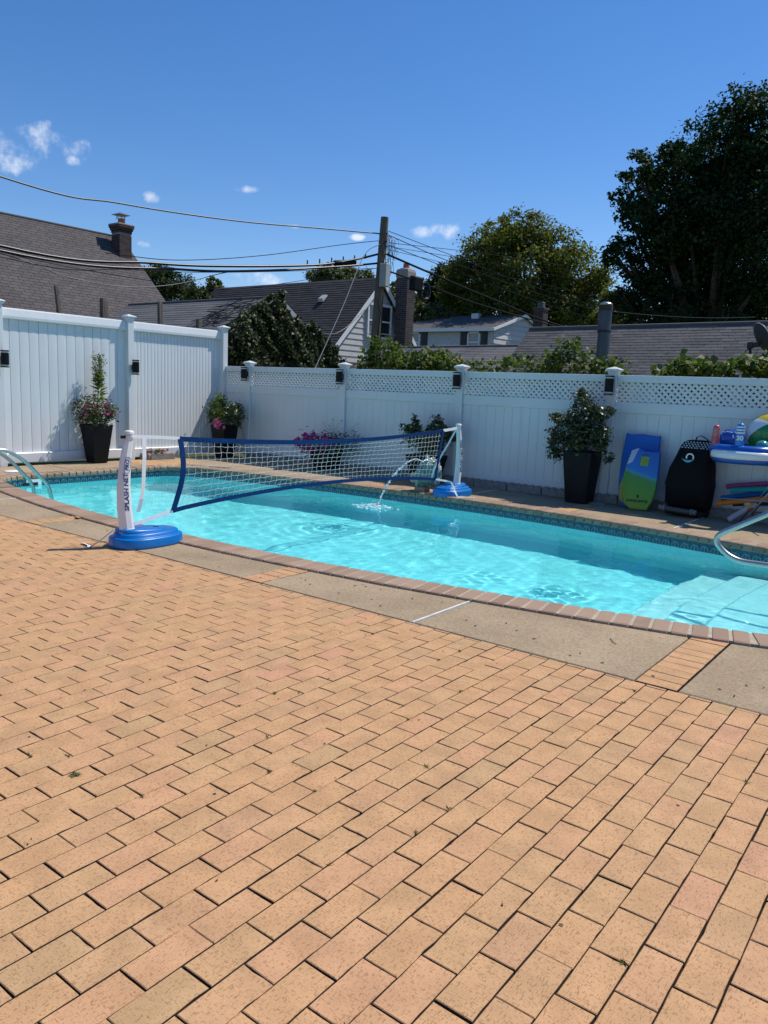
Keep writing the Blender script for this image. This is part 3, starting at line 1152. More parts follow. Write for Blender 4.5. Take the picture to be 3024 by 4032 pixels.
def left_board(y, wd, bul, z0, z1):
    # a vinyl board with a gently rounded face (front to +x); wd along y
    key = ('L', round(wd, 4), bul, z0, z1)
    if key not in MESHB:
        mb = MB()
        pr = [(-wd / 2 + 0.001, -0.018)] + [(-wd / 2 + 0.003, -0.006)] + [(u * 0.985, b) for u, b in board_profile(wd - 0.006, bul)] + [(wd / 2 - 0.003, -0.006), (wd / 2 - 0.001, -0.018)]
        mb.loft([[(b, u, z) for u, b in pr] for z in (z0, z1)])
        m = mb.mesh('board')
        m.materials.append(MT['vinyl'])
        MESHB[key] = m
    link('board', MESHB[key], fenceL, (-0.050 + R.uniform(-.0008, .0008), y, 0))


for a, b, wd, bul in ((LPOST[1], LPOST[0], 0.0775, 0.0025), (LPOST[2], LPOST[1], 0.165, 0.0035), (LPOST[3], LPOST[2], 0.165, 0.0035), (LPOST[4], LPOST[3], 0.165, 0.0035)):
    a0, b0 = a + 0.05, b - 0.05
    nb = int(round((b0 - a0) / wd))
    ww = (b0 - a0) / nb
    for q in range(nb):
        left_board(a0 + (q + 0.5) * ww, ww, bul, 0.16, 2.40)
    for nm, z0, z1 in (('top_rail', 2.355, HT), ('bottom_rail', 0.045, 0.205)):
        mb = MB()
        ya, yb = a + 0.0655, b - 0.0655
        if nm == 'top_rail':
            pr = [(-0.085, z0), (0.004, z0), (0.010, z0 + 0.012), (0.012, z0 + 0.05), (-0.006, z1 - 0.02), (-0.014, z1), (-0.070, z1), (-0.080, z1 - 0.02)]
        else:
            pr = [(-0.085, z0), (0.012, z0), (0.012, z1 - 0.012), (0.002, z1), (-0.075, z1), (-0.085, z1 - 0.01)]
        mb.loft([[(x, y, z) for x, z in pr] for y in (yb, ya)])
        mb.obj(nm, MT['vinyl'], fenceL)

fenceR = thing('lattice_fence', 'white vinyl fence topped with diagonal lattice behind the pool', 'fence', (6.5, 0, 0))
RPOST = (0.749, 3.255, 5.75, 8.297, 10.80, 13.3, 15.8)
for x in RPOST:
    post(fenceR, x, 0.0, 1.885)
spans = [(0.066, RPOST[0] - 0.0655)] + [(RPOST[i] + 0.0655, RPOST[i + 1] - 0.0655) for i in range(6)]
lathm = {}
lath_rest = MB()
LZ0, LZ1 = 1.455, 1.73
nl = 0
for si, (a, b) in enumerate(spans):
    for nm, z0, z1, dp in (('top_rail', 1.73, 1.83, 0.030), ('middle_rail', 1.30, 1.455, 0.030), ('bottom_rail', 0.06, 0.20, 0.030)):
        MB().bbox(a, b, -dp, dp, z0, z1, 0.005).obj(nm, MT['vinyl'], fenceR)
    nb = max(1, int(round((b - a) / 0.155)))
    ww = (b - a) / nb
    key = round(ww, 4)
    if key not in MESHB:
        mb = MB()
        h = ww / 2
        pr = [(-h + .0005, 0.012), (-h + .0005, -0.007), (-h + 0.003, -0.011), (h - 0.003, -0.011), (h - .0005, -0.007), (h - .0005, 0.012)]
        mb.loft([[(u, v_, z) for u, v_ in pr] for z in (0.19, 1.31)])
        m = mb.mesh('board')
        m.materials.append(MT['vinyl'])
        MESHB[key] = m
    for q in range(nb):
        link('board', MESHB[key], fenceR, (a + (q + 0.5) * ww, 0, 0))
    # diagonal laths
    hz = LZ1 - LZ0
    lw = 0.0345
    pitch = 0.0865
    for sgn in (-1, 1):
        yl = -0.004 if sgn < 0 else 0.004
        k0 = int(math.floor((a - hz) / pitch)) - 1
        k1 = int(math.ceil(b / pitch)) + 1
        for k in range(k0, k1 + 1):
            xb = k * pitch          # x where the lath centre line meets the bottom (sgn>0) or the top (sgn<0)
            poly = [(xb - lw * .7, 0), (xb + lw * .7, 0), (xb + lw * .7 + hz, hz), (xb - lw * .7 + hz, hz)]
            # clip to a..b
            def clip(pl, lim, keep_gt):
                out = []
                for i in range(len(pl)):
                    p, q_ = pl[i], pl[(i + 1) % len(pl)]
                    ip = (p[0] >= lim) if keep_gt else (p[0] <= lim)
                    iq = (q_[0] >= lim) if keep_gt else (q_[0] <= lim)
                    if ip:
                        out.append(p)
                    if ip != iq:
                        f_ = (lim - p[0]) / (q_[0] - p[0])
                        out.append((lim, p[1] + (q_[1] - p[1]) * f_))
                return out
            pl = clip(poly, a - 0.004, True)
            pl = clip(pl, b + 0.004, False) if len(pl) > 2 else pl
            if len(pl) < 3:
                continue
            if sgn < 0:
                pl = [(x, hz - z) for x, z in pl]
            full = len(pl) == 4 and abs(pl[0][0] - poly[0][0]) < 1e-6 and abs(pl[2][0] - poly[2][0]) < 1e-6
            mb = MB().loft([[(x, yl - 0.0038, LZ0 + z) for x, z in pl], [(x, yl + 0.0038, LZ0 + z) for x, z in pl]])
            if si >= 3 and nl < 300:
                nl += 1
                if full:
                    if sgn not in lathm:
                        m = MB().loft([[(x - xb, yl - 0.0038, LZ0 + z) for x, z in pl], [(x - xb, yl + 0.0038, LZ0 + z) for x, z in pl]]).mesh('lath')
                        m.materials.append(MT['vinyl'])
                        lathm[sgn] = m
                    link('lath', lathm[sgn], fenceR, (xb, 0, 0))
                else:
                    mb.obj('lath', MT['vinyl'], fenceR)
            else:
                lath_rest.add(mb.v, mb.f)
o = lath_rest.obj('lath_field', MT['vinyl'], fenceR)
o['kind'] = 'stuff'


# ------------------------------------------------------------------ post lamps
def lamp(label, x, y, z, nx, ny):
    t = thing('wall_lamp', label, 'lamp', (x, y, z), 'black up and down lamps on the fence posts')
    r_ = 0.062
    off = 0.028 + r_
    c = (x + nx * off, y + ny * off, z)
    mb = MB()
    sx, sy = (0.014, 0.028) if nx else (0.028, 0.014)
    mb.bbox(x + nx * 0.014 - sx, x + nx * 0.014 + sx, y + ny * 0.014 - sy, y + ny * 0.014 + sy, z - 0.05, z + 0.05, 0.004)
    mb.obj('bracket', MT['black'], t)
    mb = MB()
    mb.lathe([(r_ * 0.9, -0.094), (r_, -0.092), (r_, 0.092), (r_ * 0.9, 0.094)], 20, c)
    mb.obj('body', MT['black'], t, True, auto=40)
    for s in (-1, 1):
        MB().lathe([(r_ * 0.86, min(s * 0.094, s * 0.116)), (r_ * 0.86, max(s * 0.094, s * 0.116))], 20, c).obj('light_band', MT['lampglass'], t, True, auto=40)
        MB().lathe([(r_ * 1.04, min(s * 0.116, s * 0.134)), (r_ * 1.04, max(s * 0.116, s * 0.134))], 20, c).obj('end_ring', MT['black'], t, True, auto=40)


lamp('black cylinder lamp on the tall fence post between the two solid panels', 0.0635, -2.25, 1.70, 1, 0)
lamp('black cylinder lamp at the left picture edge on the tall fence', 0.0635, -4.66, 1.72, 1, 0)
for x, lb in ((0.749, 'black cylinder lamp on the lattice fence post nearest the fence corner'), (3.255, 'black cylinder lamp on the post above the magenta petunias'),
              (5.75, 'black cylinder lamp on the post behind the far net post'), (8.297, 'black cylinder lamp on the post between the rose planter and the bodyboards')):
    lamp(lb, x, -0.0635, 1.68, 0, -1)

# ================================================================== NET AND POSTS


def racetrack(cx, cy, hl, hw, n=40, taper=0.0):
    pts = []
    for k in range(n):
        a = 2 * math.pi * k / n
        c, s_ = math.cos(a), math.sin(a)
        e = 2.6
        x = hw * (abs(c) ** (2 / e)) * (1 if c > 0 else -1)
        y = hl * (abs(s_) ** (2 / e)) * (1 if s_ > 0 else -1)
        x *= 1 - taper * (y / hl)
        pts.append((cx + x, cy + y))
    return pts


def text(body, size, mat, parent, M4, name='lettering', ext=0.0006, shear=0.0, spacing=1.0):
    cu = bpy.data.curves.new(name, 'FONT')
    cu.body = body
    cu.size = size
    cu.extrude = ext
    cu.shear = shear
    cu.space_character = spacing
    cu.align_x = 'CENTER'
    cu.align_y = 'CENTER'
    cu.offset = size * 0.034
    o = bpy.data.objects.new(name, cu)
    COL.objects.link(o)
    bpy.context.view_layer.update()
    me = bpy.data.meshes.new_from_object(o.evaluated_get(bpy.context.evaluated_depsgraph_get()))
    bpy.data.objects.remove(o)
    me.materials.clear()
    me.materials.append(mat)
    me.transform(M4)
    if parent is not None:
        L = wl(parent)
        me.transform(Matrix.Translation(-L))
    o = bpy.data.objects.new(name, me)
    COL.objects.link(o)
    if parent is not None:
        o.parent = parent
    return o


def net_post(label, cx, py, by, dirn):
    """white curved post on a blue water-filled base; dirn=+1: net lies towards +y"""
    t = thing('net_post', label, 'net post', (cx, by, 0), 'posts of the pool volleyball net')
    hl, hw = 0.345, 0.225
    mb = MB()
    rings = []
    for ins, z in ((0.010, 0.001), (0.0, 0.010), (0.0, 0.020), (0.003, 0.082), (0.008, 0.090), (0.018, 0.094), (0.034, 0.095), (0.038, 0.098), (0.042, 0.120), (0.052, 0.129), (0.10, 0.131)):
        rings.append([(x, y, z) for x, y in racetrack(cx, by, hl - ins, hw - ins, 44, 0.06 * dirn)])
    mb.loft(rings)
    base = mb.obj('base', MT['blue'], t, True, auto=50)
    # raised deck of the base: crescent ridge and hump by the post
    mb = MB()
    rr_ = []
    for ins, z in ((0.0, 0.120), (0.004, 0.142), (0.02, 0.152)):
        rr_.append([(x, y, z - 0.02 * (dirn * (y - by)) / 0.3) for x, y in racetrack(cx - 0.02, by - dirn * 0.04, 0.25 - ins, 0.145 - ins, 36)])
    mb.loft(rr_)
    mb.obj('raised_deck', MT['blue'], base, True, auto=50)
    mb = MB()
    mb.lathe([(0.028, 0.0), (0.028, 0.006), (0.02, 0.008)], 16, (cx - 0.03, by + dirn * 0.12, 0.140))
    mb.obj('filler_plug', MT['navy'], base)
    # post: curved, chamfered section, narrowing upward
    mb = MB()
    rings = []
    for z, dy, wx, wy in ((0.13, 0.0, 0.050, 0.072), (0.165, 0.0, 0.049, 0.071), (0.17, 0.0, 0.046, 0.066), (0.35, -0.022, 0.045, 0.064), (0.55, -0.028, 0.042, 0.058), (0.75, -0.012, 0.038, 0.050), (0.90, 0.015, 0.034, 0.043), (0.965, 0.030, 0.032, 0.040)):
        yc = py + dirn * dy
        c = 0.4
        rings.append([(cx + a * wx, yc + b * wy, z) for a, b in ((-1, -c), (-c, -1), (c, -1), (1, -c), (1, c), (c, 1), (-c, 1), (-1, c))])
    mb.loft(rings)
    shaft = mb.obj('shaft', MT['postw'], t)
    mb = MB()
    yt = py + dirn * 0.034
    mb.lathe([(0.036, 0.962), (0.040, 0.968), (0.040, 0.995), (0.034, 1.000), (0.034, 1.006), (0.042, 1.010), (0.043, 1.030), (0.034, 1.040), (0.01, 1.043)], 18, (cx, yt, 0))
    mb.obj('cap', MT['postw'], t, True, auto=45)
    mb = MB()
    mb.bbox(cx - 0.008, cx + 0.008, yt - dirn * 0.085 if dirn > 0 else yt + 0.04, yt - dirn * 0.04 if dirn > 0 else yt + 0.085, 0.972, 1.0, 0.003)
    mb.obj('buckle', MT['black'], t)
    # lettering on the +x flat, reading upward
    for body, z, size in (('SPLASH NET', 0.50, 0.060), ('PRO', 0.74, 0.050)):
        # local text x -> up (z), text y -> -y world ... facing +x
        zz = z
        dy = {0.50: -0.027, 0.74: -0.013}[z]
        slope = {0.50: -0.02, 0.74: 0.13}[z]
        sx = {0.50: 0.0438, 0.74: 0.0391}[z]
        upv = Vector((-0.018, dirn * slope, 1)).normalized()
        nrm = Vector((1, 0, 0.018)).normalized()
        tx, ty = upv, nrm.cross(upv)
        M4 = Matrix((tx, ty, nrm)).transposed().to_4x4()
        M4.translation = Vector((cx + sx, py + dirn * dy, zz))
        text(body, size, MT['ink'], shaft, M4, shear=0.15, spacing=1.02)
        if body == 'PRO':
            mb = MB()
            pts = []
            for k in range(40):
                a = 2 * math.pi * k / 40
                e = 3.5
                u = 0.070 * (abs(math.cos(a)) ** (2 / e)) * (1 if math.cos(a) > 0 else -1)
                v_ = 0.030 * (abs(math.sin(a)) ** (2 / e)) * (1 if math.sin(a) > 0 else -1)
                pts.append(M4 @ Vector((u, v_, 0.0006)))
            pts.append(pts[0])
            mb.strap(pts, tuple(nrm.cross(Vector((0, 0, 1)))), 0.0, 0.0) if False else mb.tube(pts, 0.0019, 5, False)
            mb.obj('lettering_border', MT['ink'], shaft)
    return t


net_post('near white net post on blue base, lettered SPLASH NET PRO', 6.59, -6.87, -6.66, 1)
net_post('far white net post on blue base beside the fountain rock', 6.52, -1.22, -1.34, -1)

# net
NXP = 6.555
nety = thing('volleyball_net', 'pool volleyball net with navy tape edges strung over the water', 'net', (NXP, -4.0, 0.3))
YA, YB = -6.26, -1.71


def net_top(u):
    return 0.95 - 0.085 * math.sin(math.pi * u) ** 0.9


def net_bot(u):
    return 0.27 + 0.115 * math.sin(math.pi * u) ** 0.8


def net_pt(u, v, jy=0.0):
    # u along, v 0 bottom..1 top; bottom edge shifted towards the near post at both ends
    yt = YA + (YB - YA) * u
    yb_ = -6.34 + (-1.86 + 6.34) * u
    bow = 0.05 * math.sin(math.pi * v) * (math.exp(-u * 14) - math.exp(-(1 - u) * 14))
    y = yb_ + (yt - yb_) * v + bow + jy
    z = net_bot(u) + (net_top(u) - net_bot(u)) * v
    return Vector((NXP + 0.03 * math.sin(7 * u + 2 * v) * math.sin(math.pi * v), y, z))


mb = MB()
NU, NV = 54, 9
for i in range(1, NU):
    u = i / NU
    ph = R.uniform(0, 6)
    mb.tube([net_pt(u + 0.0016 * math.sin(k * 1.7 + ph) * (1 if 0 < k < 14 else 0), 0.03 + 0.94 * k / 14) for k in range(15)], 0.0019, 4, False)
for j in range(1, NV + 1):
    v = j / (NV + 1)
    mb.tube([net_pt(0.01 + 0.98 * k / 138, v + 0.006 * math.sin(k * 2.09 + j) + 0.004 * math.sin(k * .7 + j * 2)) for k in range(139)], 0.0023, 4, False)
o = mb.obj('netting', MT['cord'], nety)
o['kind'] = 'stuff'
MB().strap([net_pt(k / 40, 1.0) for k in range(41)], (0, 0, 1), 0.048, 0.004).obj('top_tape', MT['navy'], nety)
MB().strap([net_pt(k / 40, 0.0) for k in range(41)], (0, 0, 1), 0.041, 0.004).obj('bottom_tape', MT['navy'], nety)
MB().strap([net_pt(0.0, k / 12) + Vector((0.006, 0, 0)) for k in range(13)], (0, 1, 0), 0.056, 0.004).obj('side_tape', MT['navy'], nety)
MB().strap([net_pt(1.0, k / 12) + Vector((0.006, 0, 0)) for k in range(13)], (0, 1, 0), 0.045, 0.004).obj('side_tape', MT['navy'], nety)
# straps
MB().strap([(6.58, -6.80, 0.985), (6.565, -6.5, 0.972), (NXP, YA, 0.955)], [(0, .3, 1), (0, 0, 1), (0, 0, 1)], 0.030).obj('strap', MT['strapw'], nety)
MB().strap([(6.60, -6.69, 0.975), (6.605, -6.69, 0.80), (6.60, -6.70, 0.55), (6.595, -6.715, 0.42), (6.57, -6.735, 0.30)], (0, 1, 0.1), 0.040).obj('strap', MT['strapw'], nety)
MB().strap([(6.59, -6.79, 0.20), (6.57, -6.55, 0.235), (NXP, -6.35, 0.27)], (0, 0.2, 1), 0.034).obj('strap', MT['strapw'], nety)
MB().strap([(6.55, -6.98, 0.16), (6.48, -7.08, 0.06), (6.43, -7.14, 0.006), (6.36, -7.10, 0.006), (6.22, -7.08, 0.005)], (0.7, -0.7, 0.2), 0.045).obj('strap', MT['strapw'], nety)
MB().strap([(6.53, -1.25, 0.985), (6.54, -1.5, 0.965), (NXP, YB, 0.952)], (0, 0, 1), 0.040).obj('strap', MT['strapw'], nety)
MB().strap([(6.51, -1.30, 0.96), (6.46, -1.42, 0.74), (6.42, -1.50, 0.60), (6.38, -1.62, 0.40), (6.36, -1.66, 0.24)], (0.5, 1, 0), 0.026).obj('strap', MT['strapw'], nety)
MB().strap([(NXP, -1.86, 0.275), (6.60, -1.62, 0.235), (6.63, -1.55, 0.22), (6.72, -1.58, 0.10), (6.80, -1.62, 0.03), (6.92, -1.50, 0.026), (7.05, -1.36, 0.008)], [(0, .2, 1), (0, .2, 1), (.6, .5, .3), (.7, .5, 0), (.7, .5, 0), (.5, -.7, 0), (.5, -.7, 0)], 0.026).obj('strap', MT['strapw'], nety)

# ================================================================== FOUNTAIN
fr = thing('fountain_ornament', 'shiny grey-green crumpled fountain ornament spouting water beside the far net post', 'fountain', (6.10, -1.45, 0))
t = NT('verdigris_foil')
t.set(0.22, 0.45, 0.7)
t.color(t.ramp(t.noise(7, 5, 0.65), [(0.3, (0.16, 0.23, 0.22)), (0.55, (0.42, 0.50, 0.47)), (0.72, (0.78, 0.80, 0.77))]))
t.bump(t.noise(22, 6, 0.75), 1.0, 0.05)
MT['foil'] = t.m


def lump(c, r, seg=30, rings=22, seed=0, amp=0.24):
    q = np.random.default_rng(seed)
    K = [(q.normal(0, 1, 3) * 5, q.uniform(0, 6)) for _ in range(10)]
    mb = MB()
    RR = []
    for i in range(rings + 1):
        a = math.pi * i / rings - math.pi / 2
        row = []
        for k in range(seg):
            b = 2 * math.pi * k / seg
            d = np.array([max(.03, math.cos(a)) * math.cos(b), max(.03, math.cos(a)) * math.sin(b), math.sin(a)])
            f_ = 1 + amp * sum(math.sin(np.dot(kk, d) + ph) for kk, ph in K) / 4
            row.append((c[0] + r[0] * d[0] * f_, c[1] + r[1] * d[1] * f_, max(c[2] - r[2] * .9, c[2] + r[2] * d[2] * f_)))
        RR.append(row)
    return mb.loft(RR)


MB().bbox(5.98, 6.16, -1.53, -1.38, 0.004, 0.085, 0.006).obj('brick_foot', MT['coping'], fr)
lump((6.05, -1.44, 0.22), (0.15, 0.12, 0.15), seed=2).obj('lower_lump', MT['foil'], fr, True)
lump((6.13, -1.40, 0.355), (0.12, 0.11, 0.175), seed=5).obj('upper_lump', MT['foil'], fr, True)
lump((6.24, -1.36, 0.30), (0.07, 0.09, 0.19), seed=8).obj('side_lump', MT['foil'], fr, True)
MB().tube([(6.10, -1.46, 0.455), (6.09, -1.53, 0.46)], 0.012, 8).obj('spout', MT['foil'], fr)
jet = thing('water_jet', 'thin arching jet of water with splash falling into the pool', 'water jet', (6.05, -2.5, -0.14))
P0, v0 = Vector((6.095, -1.53, 0.462)), Vector((-0.045, -0.62, 1.15))
# arc measured from the spout to the pool surface
JP = [Vector(p) for p in ((6.10, -1.50, 0.455), (6.10, -1.63, 0.50), (6.10, -1.78, 0.505), (6.09, -2.0, 0.425), (6.07, -2.18, 0.30), (6.06, -2.31, 0.17), (6.04, -2.42, 0.01), (6.03, -2.48, -0.14))]
pts = []
for i in range(len(JP) - 1):
    p0, p1, p2, p3 = JP[max(0, i - 1)], JP[i], JP[i + 1], JP[min(len(JP) - 1, i + 2)]
    for k in range(9):
        q = k / 9
        pts.append(.5 * ((2 * p1) + (p2 - p0) * q + (2 * p0 - 5 * p1 + 4 * p2 - p3) * q ** 2 + (3 * p1 - p0 - 3 * p2 + p3) * q ** 3))
pts.append(JP[-1])
mb = MB()
half_ = int(len(pts) * 0.42)
mb.tube(pts[:half_], [0.007 + 0.003 * math.sin(k * 1.3) for k in range(half_)], 8)
for k in range(half_ - 3, len(pts)):
    for q in range(2):
        p = pts[k] + Vector((R.gauss(0, .004), R.gauss(0, .007), R.gauss(0, .007)))
        mb.ball(p, R.uniform(.006, .015), 7, 5, (1, 1, 1.2))
mb.obj('stream', MT['splash'], jet, True)
t = NT('foam')
t.set(0.35, 0, 0.5)
t.color(t.ramp(t.noise(40, 4), [(0.35, (0.45, 0.75, 0.80)), (0.6, (0.85, 0.92, 0.93))]))
MT['foam'] = t.m
mb = MB()
c = pts[-1]
for k in range(150):
    r_ = abs(R.gauss(0, .13))
    a = R.uniform(0, 6.28)
    mb.ball((c.x - 0.06 + r_ * 1.5 * math.cos(a), c.y + r_ * math.sin(a), -0.137 + max(0, 0.035 - r_ * .12) * R.random()), R.uniform(.006, .022), 7, 5, (1.4, 1.2, 0.45))
for k in range(40):
    a = R.uniform(0, 6.28)
    r_ = abs(R.gauss(0, .16))
    mb.ball((c.x + r_ * math.cos(a), c.y + r_ * math.sin(a), -0.12 + abs(R.gauss(0, .05))), R.uniform(.003, .007), 6, 4)
o = mb.obj('splash', MT['foam'], jet, True)
o['kind'] = 'stuff'

# ================================================================== LADDER AND RAIL


def bend(pts, r, n=8):
    out = [Vector(pts[0])]
    for i in range(1, len(pts) - 1):
        p, a, b = Vector(pts[i]), Vector(pts[i - 1]), Vector(pts[i + 1])
        d1, d2 = (a - p), (b - p)
        rr_ = min(r, d1.length * .48, d2.length * .48)
        s, e = p + d1.normalized() * rr_, p + d2.normalized() * rr_
        for k in range(n + 1):
            f_ = k / n
            out.append(s.lerp(p, f_).lerp(p.lerp(e, f_), f_))
    out.append(Vector(pts[-1]))
    return out


lad = thing('pool_ladder', 'polished steel pool ladder curving over the left coping', 'ladder', (2.4, -6.1, 0))
for x in (2.62, 2.18):
    path = bend([(x, -6.30, -0.03), (x, -6.28, 0.40), (x, -6.02, 0.56), (x, -5.72, 0.40), (x, -5.36, 0.0), (x, -5.33, -0.22), (x, -5.33, -1.05)], 0.22)
    MB().tube(path, 0.0245, 14).obj('side_rail', MT['steel'], lad, True)
    MB().lathe([(0.055, 0.001), (0.055, 0.012), (0.03, 0.022)], 18, (x, -6.30, 0.0)).obj('floor_flange', MT['steel'], lad, True, auto=40)
for z in (-0.45, -0.75, -1.0):
    MB().bbox(2.2, 2.6, -5.37, -5.29, z - 0.015, z + 0.015, 0.006).obj('tread', MT['leadw'], lad)

rail = thing('pool_handrail', 'bent stainless steel handrail over the pool steps at the right edge', 'handrail', (12.35, -3.9, 0))
path = bend([(12.75, -3.9, -0.03), (12.75, -3.9, 0.78), (11.55, -3.9, 0.80), (10.80, -3.9, 0.335), (10.99, -3.9, 0.165), (12.42, -3.9, 0.185), (12.42, -3.9, -0.03)], 0.17, 10)
MB().tube(path, 0.0245, 16).obj('rail_tube', MT['steel'], rail, True)
for x in (12.42, 12.75):
    MB().lathe([(0.055, 0.001), (0.055, 0.012), (0.03, 0.022)], 18, (x, -3.9, 0.0)).obj('floor_flange', MT['steel'], rail, True, auto=40)

lid = MB().lathe([(0.125, 0.002), (0.128, 0.010), (0.118, 0.016), (0.03, 0.018)], 28, (0.80, -4.92, 0)).obj('skimmer_lid', MT['leadw'], None, True, auto=30)
tag(lid, 'round white skimmer lid on the left deck', 'lid')
dbr = thing('broken_brick', 'small broken brick chip beside the near coping', 'brick', (5.03, -6.42, 0))
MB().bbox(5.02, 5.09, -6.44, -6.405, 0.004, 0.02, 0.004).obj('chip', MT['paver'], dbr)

# ================================================================== PLANTERS


def planter(label, cx, cy, hb, ht, h, rotz=0.0, group='black tapered planters'):
    t = thing('planter', label, 'planter', (cx, cy, 0.0), group, rotz)
    mb = MB()
    sq = lambda r_, z: [(-r_, -r_, z), (r_, -r_, z), (r_, r_, z), (-r_, r_, z)]
    mb.loft([sq(hb - .006, 0.006), sq(hb, 0.012), sq(ht, h - 0.006), sq(ht - 0.004, h), sq(ht - 0.022, h), sq(ht - 0.03, h - 0.06)])
    mb.obj('pot', MT['planter'], t, world=False)
    MB().box(-ht + 0.035, ht - 0.035, -ht + 0.035, ht - 0.035, h - 0.08, h - 0.05).obj('soil', MT['soil'], t, world=False)
    return t


def plant(name, label, cat, loc, group=None):
    return thing(name, label, cat, loc, group)


def stems(t, base, ends, r_=0.004, mat='stem'):
    mb = MB()
    for e in ends:
        b = Vector(base) + Vector((R.gauss(0, .03), R.gauss(0, .03), 0))
        e = Vector(e)
        m_ = b.lerp(e, .5) + Vector((R.gauss(0, .03), R.gauss(0, .03), .03))
        mb.tube([b, m_, e], [r_, r_ * .8, r_ * .5], 5)
    mb.obj('stem', MT[mat], t, True)


def petals(name, C_, r_, mat, t, n=5):
    P, N, A = [], [], []
    for c in C_:
        nv = np.array([R.gauss(.5, .5), R.gauss(-.6, .5), R.gauss(.4, .4)])
        nv /= np.linalg.norm(nv)
        a = np.cross(nv, [0.3, 0.2, 1])
        a /= np.linalg.norm(a)
        b = np.cross(nv, a)
        for k in range(n):
            th = 2 * math.pi * k / n
            d = a * math.cos(th) + b * math.sin(th)
            P.append(np.array(c) + d * r_ * .55)
            N.append(nv)
            A.append(d)
    return leaves(name, P, N, r_ * 1.15, mat, t, aspect=0.95, fold=0.12, jitter=0.12, axis=np.array(A) * 3)


def bush_pts(c, rx, ry, rz, n, shell=0.5):
    n = int(n * 1.8)
    k = max(5, n // 13)
    d = sphere_pts(k)
    r_ = shell + (1.08 - shell) * RN.uniform(0, 1, k) ** .55
    cc = np.array(c) + d * r_[:, None] * np.array([rx, ry, rz])
    idx = RN.integers(0, k, n)
    s_ = .17 * (rx * ry * rz) ** (1 / 3) + .012
    return cc[idx] + RN.normal(0, s_, (n, 3)), d[idx] * .7 + np.array([0, 0, .5])


# -- planter 1: tall plant with pink roses by the tall fence
planter('tall black tapered planter against the tall fence with pink flowers', 0.25, -3.13, 0.125, 0.20, 0.68, 0.0)
t = plant('flowering_plant', 'leggy green plant with pink blooms in the planter by the tall fence', 'plant', (0.24, -3.13, 0.62))
P, N = [], []
for (cx, cy, cz, a, b, c, n) in ((0.24, -3.13, 0.86, .26, .26, .22, 560), (0.20, -3.32, 0.98, .16, .18, .18, 190), (0.28, -2.92, 0.92, .14, .16, .16, 170), (0.24, -3.2, 0.74, .22, .26, .10, 200)):
    p, q = bush_pts((cx, cy, cz), a, b, c, n, .25)
    P.append(p)
    N.append(q)
leaves('foliage', np.concatenate(P), np.concatenate(N), 0.046, MT['leaf_pot'], t)
# tall stalk with strap leaves then a feathery top
P, N, A = [], [], []
for k in range(62):
    z = 1.06 + 0.50 * (k / 62) + R.gauss(0, .03)
    a = k * 2.4
    d = np.array([math.cos(a), math.sin(a), 0.35])
    P.append(np.array([0.21, -3.05, z]) + d * (0.085 * (1.3 - k / 70) * R.uniform(.6, 1.25)))
    N.append([-d[0] * .5, -d[1] * .5, 1])
    A.append(d * 3)
leaves('strap_leaf', P, N, 0.17, MT['leaf_lime'], t, aspect=.27, jitter=.15, axis=np.array(A))
P, N = [], []
ends = []
for k in range(64):
    z = 1.45 + R.random() * .42
    a = R.uniform(0, 6.28)
    r_ = R.uniform(.02, .125)
    c = np.array([0.17 + r_ * math.cos(a), -3.01 + r_ * math.sin(a), z])
    ends.append(tuple(c))
    for q in range(7):
        P.append(c + np.array([R.gauss(0, .018), R.gauss(0, .018), R.gauss(0, .028)]))
        N.append([math.cos(a), math.sin(a), .3])
leaves('seed_head', P, N, 0.042, MT['leaf_lime'], t, aspect=.4)
stems(t, (0.20, -3.04, 1.35), ends, .0022)
MB().tube([(0.25, -3.12, .62), (0.23, -3.08, 1.1), (0.18, -3.02, 1.65)], [.010, .008, .004], 6).obj('stalk', MT['stem'], t, True)
petals('bloom', [(0.35, -3.38, 1.02), (0.38, -3.40, .85), (0.36, -3.43, .80), (0.40, -3.02, 1.04), (0.41, -3.00, .97), (0.40, -3.10, .90), (0.41, -2.96, .90), (0.44, -3.02, .86), (0.43, -2.86, .89), (0.38, -3.2, .92)], 0.034, MT['pink'], t)
petals('outer_bloom', [(0.33 + R.uniform(-.05, .1), -3.13 + R.uniform(-.3, .3), R.uniform(.80, 1.06)) for k in range(12)], 0.030, MT['pink'], t)
petals('pale_bloom', [(0.38, -3.12, 1.10), (0.38, -3.05, 1.10), (0.40, -2.92, 1.05), (0.41, -3.34, .95), (0.43, -3.1, .80)], 0.018, MT['whitep'], t)
stems(t, (0.24, -3.13, .62), [(0.17 + R.uniform(-.1, .25), -3.13 + R.uniform(-.28, .28), R.uniform(.8, 1.1)) for k in range(16)], .003)

# -- planter 2 in the corner
planter('black tapered planter in the fence corner with bushy greens and petunias', 0.58, -0.50, 0.13, 0.195, 0.66, 0.0)
t = plant('bushy_plant', 'bushy light and dark green plant with pink petunias in the corner planter', 'plant', (0.62, -0.50, 0.6))
p, q = bush_pts((0.48, -0.52, 0.95), .22, .22, .26, 520, .3)
leaves('light_foliage', p, q, 0.07, MT['leaf_lime'], t, aspect=.45)
p, q = bush_pts((0.82, -0.47, 0.88), .20, .2, .20, 330, .3)
leaves('dark_foliage', p, q, 0.075, MT['leaf_pot'], t, aspect=.45, droop=.6)
p, q = bush_pts((0.26, -0.55, 0.83), .10, .1, .12, 50, .3)
p2, q2 = bush_pts((1.0, -0.5, 0.80), .06, .08, .14, 40, .3)
leaves('trailing_foliage', np.concatenate([p, p2]), np.concatenate([q, q2]), 0.065, MT['leaf_pot'], t, aspect=.5, droop=1)
